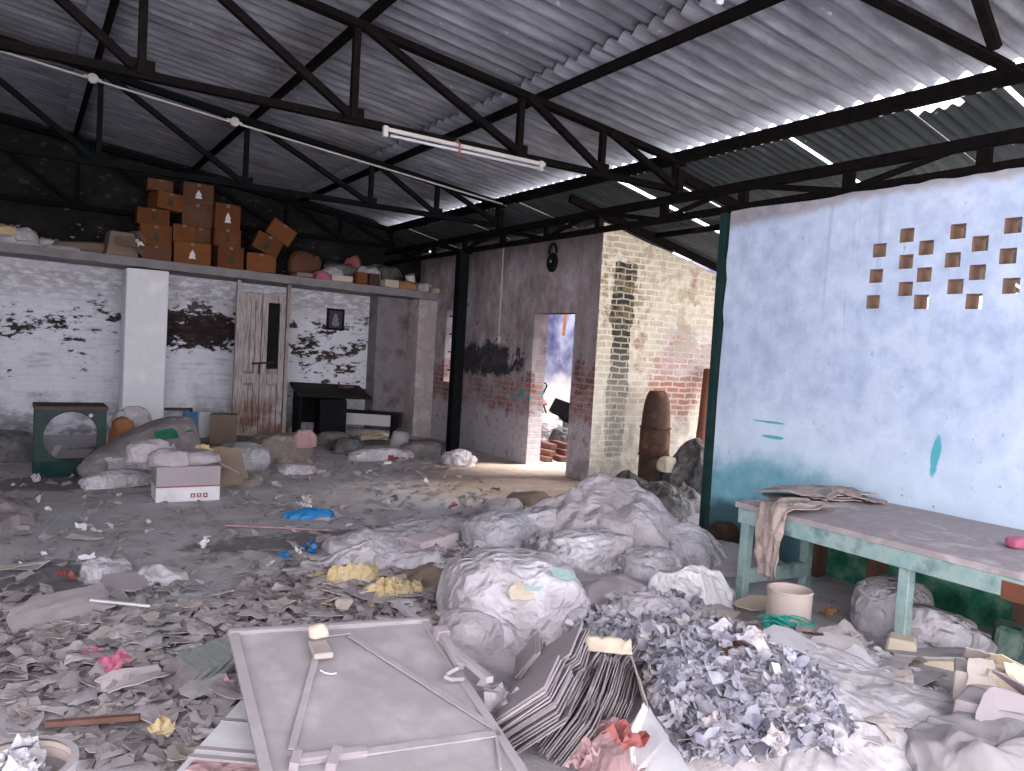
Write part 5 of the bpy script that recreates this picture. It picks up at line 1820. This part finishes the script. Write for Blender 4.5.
AZ_ = .72
bundle(bpos(538, 702, .22), .30, .27, 13, .012, AZ_, .85, 'mauve_board', 'mauve board bundle leaning nearest the metal door', 1, 'book_edge')
bundle(bpos(562, 668, .22), .30, .27, 14, .012, AZ_ + .05, .85, 'mauve_board', 'mauve board bundle leaning behind the nearest one', 2, 'book_edge')
bundle(bpos(572, 716, .15), .30, .22, 15, .011, AZ_ - .04, .55, 'book_edge', 'bundle of grey sheets on edge beside the nearest mauve one', 3, 'mauve_board')
bundle(bpos(606, 700, .17), .30, .22, 18, .010, AZ_ + .03, .35, 'book_edge', 'bundle of grey sheets fanned inside the torn white carton', 4, 'mauve_board')
bundle(bpos(608, 668, .20), .28, .2, 13, .012, AZ_ - .1, .5, 'mauve_board', 'bundle of mauve sheets at the far side of the torn white carton', 5, 'book_edge')
bundle(bpos(532, 660, .17), .20, .16, 8, .012, AZ_ + .3, .6, 'scrap', 'small grey bundle stuck upright beside the big white sack', 6)
tc = thing('torn_carton', 'torn white carton wall curving round the sheet bundles', 'carton', tuple(P(650, 700)), world=True)


def ribbon(pts, w, name, m, wdir=(0, 0, 1), n=20, jag=.25, seed=0):
    b = MB()
    pts = [V(p) for p in pts]
    for i in range(n + 1):
        t = i / n * (len(pts) - 1)
        k = min(int(t), len(pts) - 2)
        f = t - k
        p = pts[k].lerp(pts[k + 1], f * f * (3 - 2 * f))
        wi = w * (1 + jag * noise.noise(V((i * .6, seed, 3))))
        for q in range(5):
            u = q / 4 - .0
            b.v.append(p + V(wdir).normalized() * (wi * u) + V((1, .6, 0)) * .02 * noise.noise(V((i * .4, q * .9, seed))))
    for i in range(n):
        for q in range(4):
            a = i * 5 + q
            b.face(a, a + 1, a + 6, a + 5)
    o = b.build(name, M[m], tc, smooth=True)
    s_ = o.modifiers.new('thick', 'SOLIDIFY')
    s_.thickness = .006


q1, q2, q3, q4 = onZ(585, 650, .30), onZ(632, 655, .32), onZ(648, 705, .28), onZ(690, 771, .26)
ribbon([q1, q2], .07, 'carton_edge', 'cream', (.3, .5, .6), 14, .3, 1)
ribbon([q2, q3], .14, 'carton_side', 'scrap_tan', (.35, .1, -.8), 16, .3, 2)
ribbon([q3, (q3 + q4) / 2, q4], .17, 'carton_flap', 'white_paper', (-.9, -.2, -.35), 18, .3, 3)
ribbon([q3 + V((-.02, 0, .02)), onZ(628, 735, .26)], .1, 'carton_flap', 'white_paper', (-.2, -.5, -.5), 12, .4, 4)
heap(625, 780, .13, .13, .09, 141, 'pink_dusty', 'faded pink and grey torn card at the near end of the torn white carton', 'torn_card', 'card', .1, 7, fwd=.1)
o = crumple_mb(.17, 44).build('red_card', M['red'], loc=bpos(625, 745, .26))
tag(o, 'red crumpled card stuck in the torn white carton', 'card')
o = crumple_mb(.15, 45).build('red_card', M['pink_dusty'], loc=bpos(585, 765, .2))
tag(o, 'pinkish red card strip in front of the sheet bundles', 'card')
o = crumple_mb(.26, 47).build('white_cloth', M['white_plastic'], loc=bpos(510, 712, .14))
tag(o, 'white crumpled plastic between metal door and nearest mauve bundle', 'plastic')
heap(600, 640, .16, .1, .1, 142, 'grey_plastic', 'dark grey wad at the right end of the big white sack', 'plastic_wad', 'plastic wad', .07, 8)
bag(478, 655, (.34, .26, .22), 143, 'cloth', 'grey crushed bag between the iron bar and the big white sack', 'paper_bag', 'bag', sub=4)

# fan of magazines in the litter on the left
mg = thing('magazine_fan', 'fan of thin greenish magazines sliding apart beside the metal door', 'magazines', tuple(P(205, 678) + V((-.02, 0, .02))), (0, 0, .2))
gm = mat('greenish_grey_covers', (.17, .2, .19), (.26, .28, .27), 12, .7, .2)
for k in range(22):
    b = MB().box((0, 0, 0), (.17, .24, .0045))
    b.move(Matrix.Translation((k * .0105 - .12, .01 * math.sin(k), .012 + k * .0022)) @ Matrix.Rotation(-.62, 4, 'Y') @ Matrix.Rotation(RND.uniform(-.05, .05), 4, 'Z'))
    b.build('magazine', gm if k % 4 else M['book_edge'], mg)
# notable single scraps
for (px, py, w_, l_, m, rz, lab, nm) in ((124, 592, .26, .24, 'mauve_board', .1, 'square mauve board standing out in the litter by the damp stain', 'square_board'),
                                        (60, 618, .5, .28, 'scrap', .4, 'large grey torn board on the litter left of the square mauve one', 'torn_board'),
                                        (790, 655, .30, .26, 'scrap_pale', .3, 'pale torn board right in front of the emerald rope', 'torn_board'),
                                        (742, 655, .34, .26, 'scrap_pale', .8, 'pale flat board on the near side of the blue-grey papers', 'torn_board'),
                                        (838, 660, .30, .22, 'scrap', -.3, 'grey bent board left of the bench foot', 'torn_board'),
                                        (755, 612, .26, .16, 'cream', .1, 'cream board left of the cardboard drum', 'torn_board'),
                                        (505, 575, .4, .26, 'dusty', .2, 'grey sheet lying behind the big white sack', 'torn_board'),
                                        (935, 665, .5, .18, 'dusty', -.5, 'long grey board lying along the wall side of the bench foot', 'torn_board'),
                                        (715, 625, .3, .2, 'scrap_tan', .5, 'tan board between the white bundle and the papers', 'torn_board')):
    q = P(px, py)
    o = scrap_mb(w_, l_, .012, int(px), .05, 5, 5, .15).build(nm, M[m], loc=(q.x, q.y, q.z + .05), rot=(RND.uniform(-.1, .25), RND.uniform(-.1, .1), rz))
    tag(o, lab, 'board')
for (px, py, s_, m, lab, nm) in ((92, 661, .09, 'pink', 'pink oval soap-like piece in the left litter', 'pink_piece'), (115, 682, .13, 'pink', 'magenta ribbon on the left litter', 'pink_ribbon'),
                                (66, 585, .12, 'red', 'dark red crumpled wrapper on the damp stain', 'red_wrapper'), (106, 736, .07, 'yellow', 'small yellow scrap beside the reddish stick', 'yellow_scrap'),
                                (162, 742, .09, 'yellow', 'yellow scrap before the white carton', 'yellow_scrap'), (225, 695, .09, 'pink_dusty', 'pale pink chip at the left edge of the metal door', 'pink_chip'),
                                (452, 512, .12, 'pink', 'small pink scrap at the edge of the sand', 'pink_chip'), (392, 464, .16, 'red', 'red-brown scrap on the floor before the bench', 'red_wrapper'),
                                (712, 610, .08, 'pink', 'pink wrapper in the white rumpled bundle', 'pink_chip'), (829, 620, .12, 'orange', 'small orange scrap behind the cardboard drum', 'orange_scrap'),
                                (727, 668, .18, 'rust', 'tuft of brown leaves among the blue-grey papers', 'leaf_tuft')):
    q = P(px, py)
    o = crumple_mb(s_, int(px * 3 + py)).build(nm, M[m], loc=tuple(q + V((0, 0, .03))))
    tag(o, lab, nm.split('_')[-1])

# ------------------------------------------------------------------ countable litter
def inside(p, poly):
    c_ = False
    j = len(poly) - 1
    for i in range(len(poly)):
        a, b = poly[i], poly[j]
        if (a[1] > p[1]) != (b[1] > p[1]) and p[0] < (b[0] - a[0]) * (p[1] - a[1]) / (b[1] - a[1]) + a[0]:
            c_ = not c_
        j = i
    return c_


def world_poly(px):
    return [tuple(P(a, b).xy) for a, b in px]


def scatter(poly, n, seed):
    r = random.Random(seed)
    x0, x1 = min(p[0] for p in poly), max(p[0] for p in poly)
    y0, y1 = min(p[1] for p in poly), max(p[1] for p in poly)
    out = []
    while len(out) < n:
        p = (r.uniform(x0, x1), r.uniform(y0, y1))
        if inside(p, poly):
            out.append((p[0], p[1], r))
    return out


LEFT = world_poly([(0, 640), (70, 625), (180, 612), (290, 565), (400, 560), (440, 600), (435, 640), (230, 640), (270, 771), (0, 771)])
MID = world_poly([(0, 520), (120, 520), (240, 500), (470, 480), (560, 500), (470, 560), (400, 570), (290, 575), (180, 615), (60, 610), (0, 570)])
STAIN = world_poly([(0, 575), (60, 600), (190, 575), (210, 600), (180, 612), (70, 625), (0, 640)])
BACKL = world_poly([(0, 470), (60, 480), (250, 465), (330, 450), (470, 462), (470, 480), (240, 500), (0, 520)])
RIGHT = world_poly([(600, 610), (720, 610), (770, 640), (850, 640), (905, 660), (960, 700), (1000, 771), (880, 771), (800, 700), (720, 650), (640, 640)])
PAPERS = world_poly([(560, 640), (620, 612), (700, 615), (760, 660), (830, 690), (850, 771), (680, 771), (650, 700), (640, 650)])
SHEETS = [scrap_mb(w_, l_, .005, 500 + k, c_, 5, 5, .3) for k, (w_, l_, c_) in enumerate([(.22, .14, .1), (.18, .12, .2), (.26, .12, .12), (.16, .14, .25), (.2, .17, .15), (.3, .16, .1), (.14, .1, .25), (.24, .18, .16),
                                                                                          (.19, .09, .2), (.17, .16, .3), (.28, .2, .12), (.15, .12, .15)])]


def litter(name, label, cat, group, meshes, mats, spots, lift=.02, tilt=.25, smin=.7, smax=1.25):
    protos = {}
    for k, (x, y, r) in enumerate(spots):
        mi, ma = r.randrange(len(meshes)), r.randrange(len(mats))
        rot = (r.uniform(-tilt, tilt), r.uniform(-tilt, tilt), r.uniform(0, 6.28))
        s_ = r.uniform(smin, smax)
        loc = (x, y, H(x, y) + r.uniform(0, lift))
        if (mi, ma) not in protos:
            o = meshes[mi].build(name, M[mats[ma]])
            tag(o, label, cat, group)
            protos[mi, ma] = o
        else:
            o = protos[mi, ma].copy()
            COL.objects.link(o)
        o.location, o.rotation_euler, o.scale = loc, rot, (s_, s_, s_)


litter('cardboard_scrap', 'torn grey cardboard scrap in the litter covering the left and middle floor', 'cardboard', 'cardboard scraps on the left floor', SHEETS,
       ['scrap', 'scrap', 'scrap', 'dusty', 'scrap_tan'], scatter(LEFT, 225, 1) + scatter(MID, 30, 2) + scatter(STAIN, 16, 9) + scatter(BACKL, 14, 3), .04, .14, .45, 1.0)
litter('board_piece', 'pale torn board piece in the strip of rubbish before the workbench', 'board', 'board pieces before the workbench', SHEETS, ['scrap_pale', 'dusty', 'scrap_tan', 'scrap'], scatter(RIGHT, 130, 4), .05, .3, .5, 1.0)
WADS = [crumple_mb(1, 700 + k) for k in range(8)] + [scrap_mb(1, r_, .03, 720 + k, .5, 5, 5, .4) for k, r_ in enumerate((.5, .35, .6, .45, .3, .55, .4, .65))]
litter('crumpled_paper', 'crumpled blue-grey printed paper in the great paper heap at the right front', 'paper', 'crumpled papers in the great heap', WADS, ['paper', 'paper', 'paper', 'scrap_pale', 'scrap'], scatter(PAPERS, 295, 5), .07, .6, .06, .15)
litter('paper_bit', 'small pale paper bit lying on the bare floor between the litter and the back wall', 'paper', 'paper bits on the open floor', WADS, ['white_paper', 'scrap_pale', 'scrap_tan'], scatter(MID, 50, 6) + scatter(BACKL, 30, 7), .01, .3, .05, .12)
litter('yellow_paper_scrap', 'yellowish paper scrap in the patch before the yellow bag', 'paper', 'yellow scraps before the yellow bag', SHEETS + WADS[:0], ['yellow', 'cream', 'scrap_tan'],
       scatter(world_poly([(290, 585), (400, 575), (430, 600), (330, 625)]), 22, 8), .08, .4, .35, .75)


# what nobody could count: the finer bits between
def stuff(name, m, label, cat, polys, seed, sizes, crumple=False, lift=.03):
    b = MB()
    r = random.Random(seed)
    base = [scrap_mb(1, .65, .03, 40 + k, .25, 3, 3, .35) for k in range(6)] if not crumple else [crumple_mb(1, 60 + k, 5) for k in range(4)] + [scrap_mb(1.3, .5, .03, 40 + k, .5, 4, 3, .35) for k in range(5)]
    for poly, n in polys:
        for x, y, _r in scatter(poly, n, seed + n):
            q = r.choice(base)
            s_ = r.uniform(*sizes)
            m_ = Matrix.Translation((x, y, H(x, y) + r.uniform(-.005, lift))) @ Euler((r.uniform(-.5, .5), r.uniform(-.5, .5), r.uniform(0, 6.28))).to_matrix().to_4x4() @ Matrix.Scale(s_, 4)
            o = len(b.v)
            b.v += [m_ @ p for p in q.v]
            for f in q.f:
                b.face(*[i + o for i in f])
    ob = b.build(name, M[m])
    return tag(ob, label, cat, kind='stuff')


stuff('paper_litter', 'scrap', 'fine grey paper litter between the larger scraps on the floor', 'litter', [(LEFT, 1700), (MID, 330), (BACKL, 220), (STAIN, 80)], 21, (.03, .11))
stuff('shredded_paper', 'paper', 'fine shredded blue-grey paper filling the great heap', 'shredded paper', [(PAPERS, 3200)], 22, (.035, .085), True, .07)
stuff('board_litter', 'scrap_pale', 'fine pale rubbish between the boards before the workbench', 'litter', [(RIGHT, 420)], 23, (.03, .09))
HEAPSIDE = world_poly([(430, 560), (560, 500), (690, 530), (700, 600), (600, 640), (440, 650)])
stuff('rubbish_bits', 'grey_plastic', 'small grey rubbish between the sacks of the middle heap', 'litter', [(HEAPSIDE, 350)], 24, (.04, .12), True, .08)

# the slab sinks a little towards the stained pillar, and what lies on it with it
for o in list(COL.objects):
    if o.parent is None and 'category' in o and 2.5 < o.location.z < 4 and 12.0 < o.location.y < 12.75 and o['category'] not in ('roof truss', 'purlin', 'girder', 'picture'):
        o.location.z -= .018 * (o.location.x - 1.4)

# ------------------------------------------------------------------ light: overcast sky, plus a sun added to brighten the eave
wd = bpy.data.worlds.new('overcast_sky')
SC.world = wd
wd.use_nodes = True
bg = wd.node_tree.nodes['Background']
bg.inputs['Color'].default_value = (.93, .92, 1.0, 1)
bg.inputs['Strength'].default_value = 1.7
sun_d = bpy.data.lights.new('hazy_sun', 'SUN')
sun_d.energy = 5.5
sun_d.angle = .35
sun_d.color = (1, .95, .88)
sun = bpy.data.objects.new('hazy_sun', sun_d)
COL.objects.link(sun)
sun.rotation_euler = V((-.62, .22, -.9)).to_track_quat('-Z', 'Y').to_euler()
SC.view_settings.view_transform = 'Standard'
SC.view_settings.look = 'None'
SC.view_settings.gamma = 1
SC.view_settings.use_curve_mapping = False
SC.view_settings.exposure = 1.68
SC.cycles.use_denoising = True
SC.cycles.max_bounces = 8
SC.cycles.diffuse_bounces = 5
for o in list(COL.objects):
    if '_world' in o:
        del o['_world']
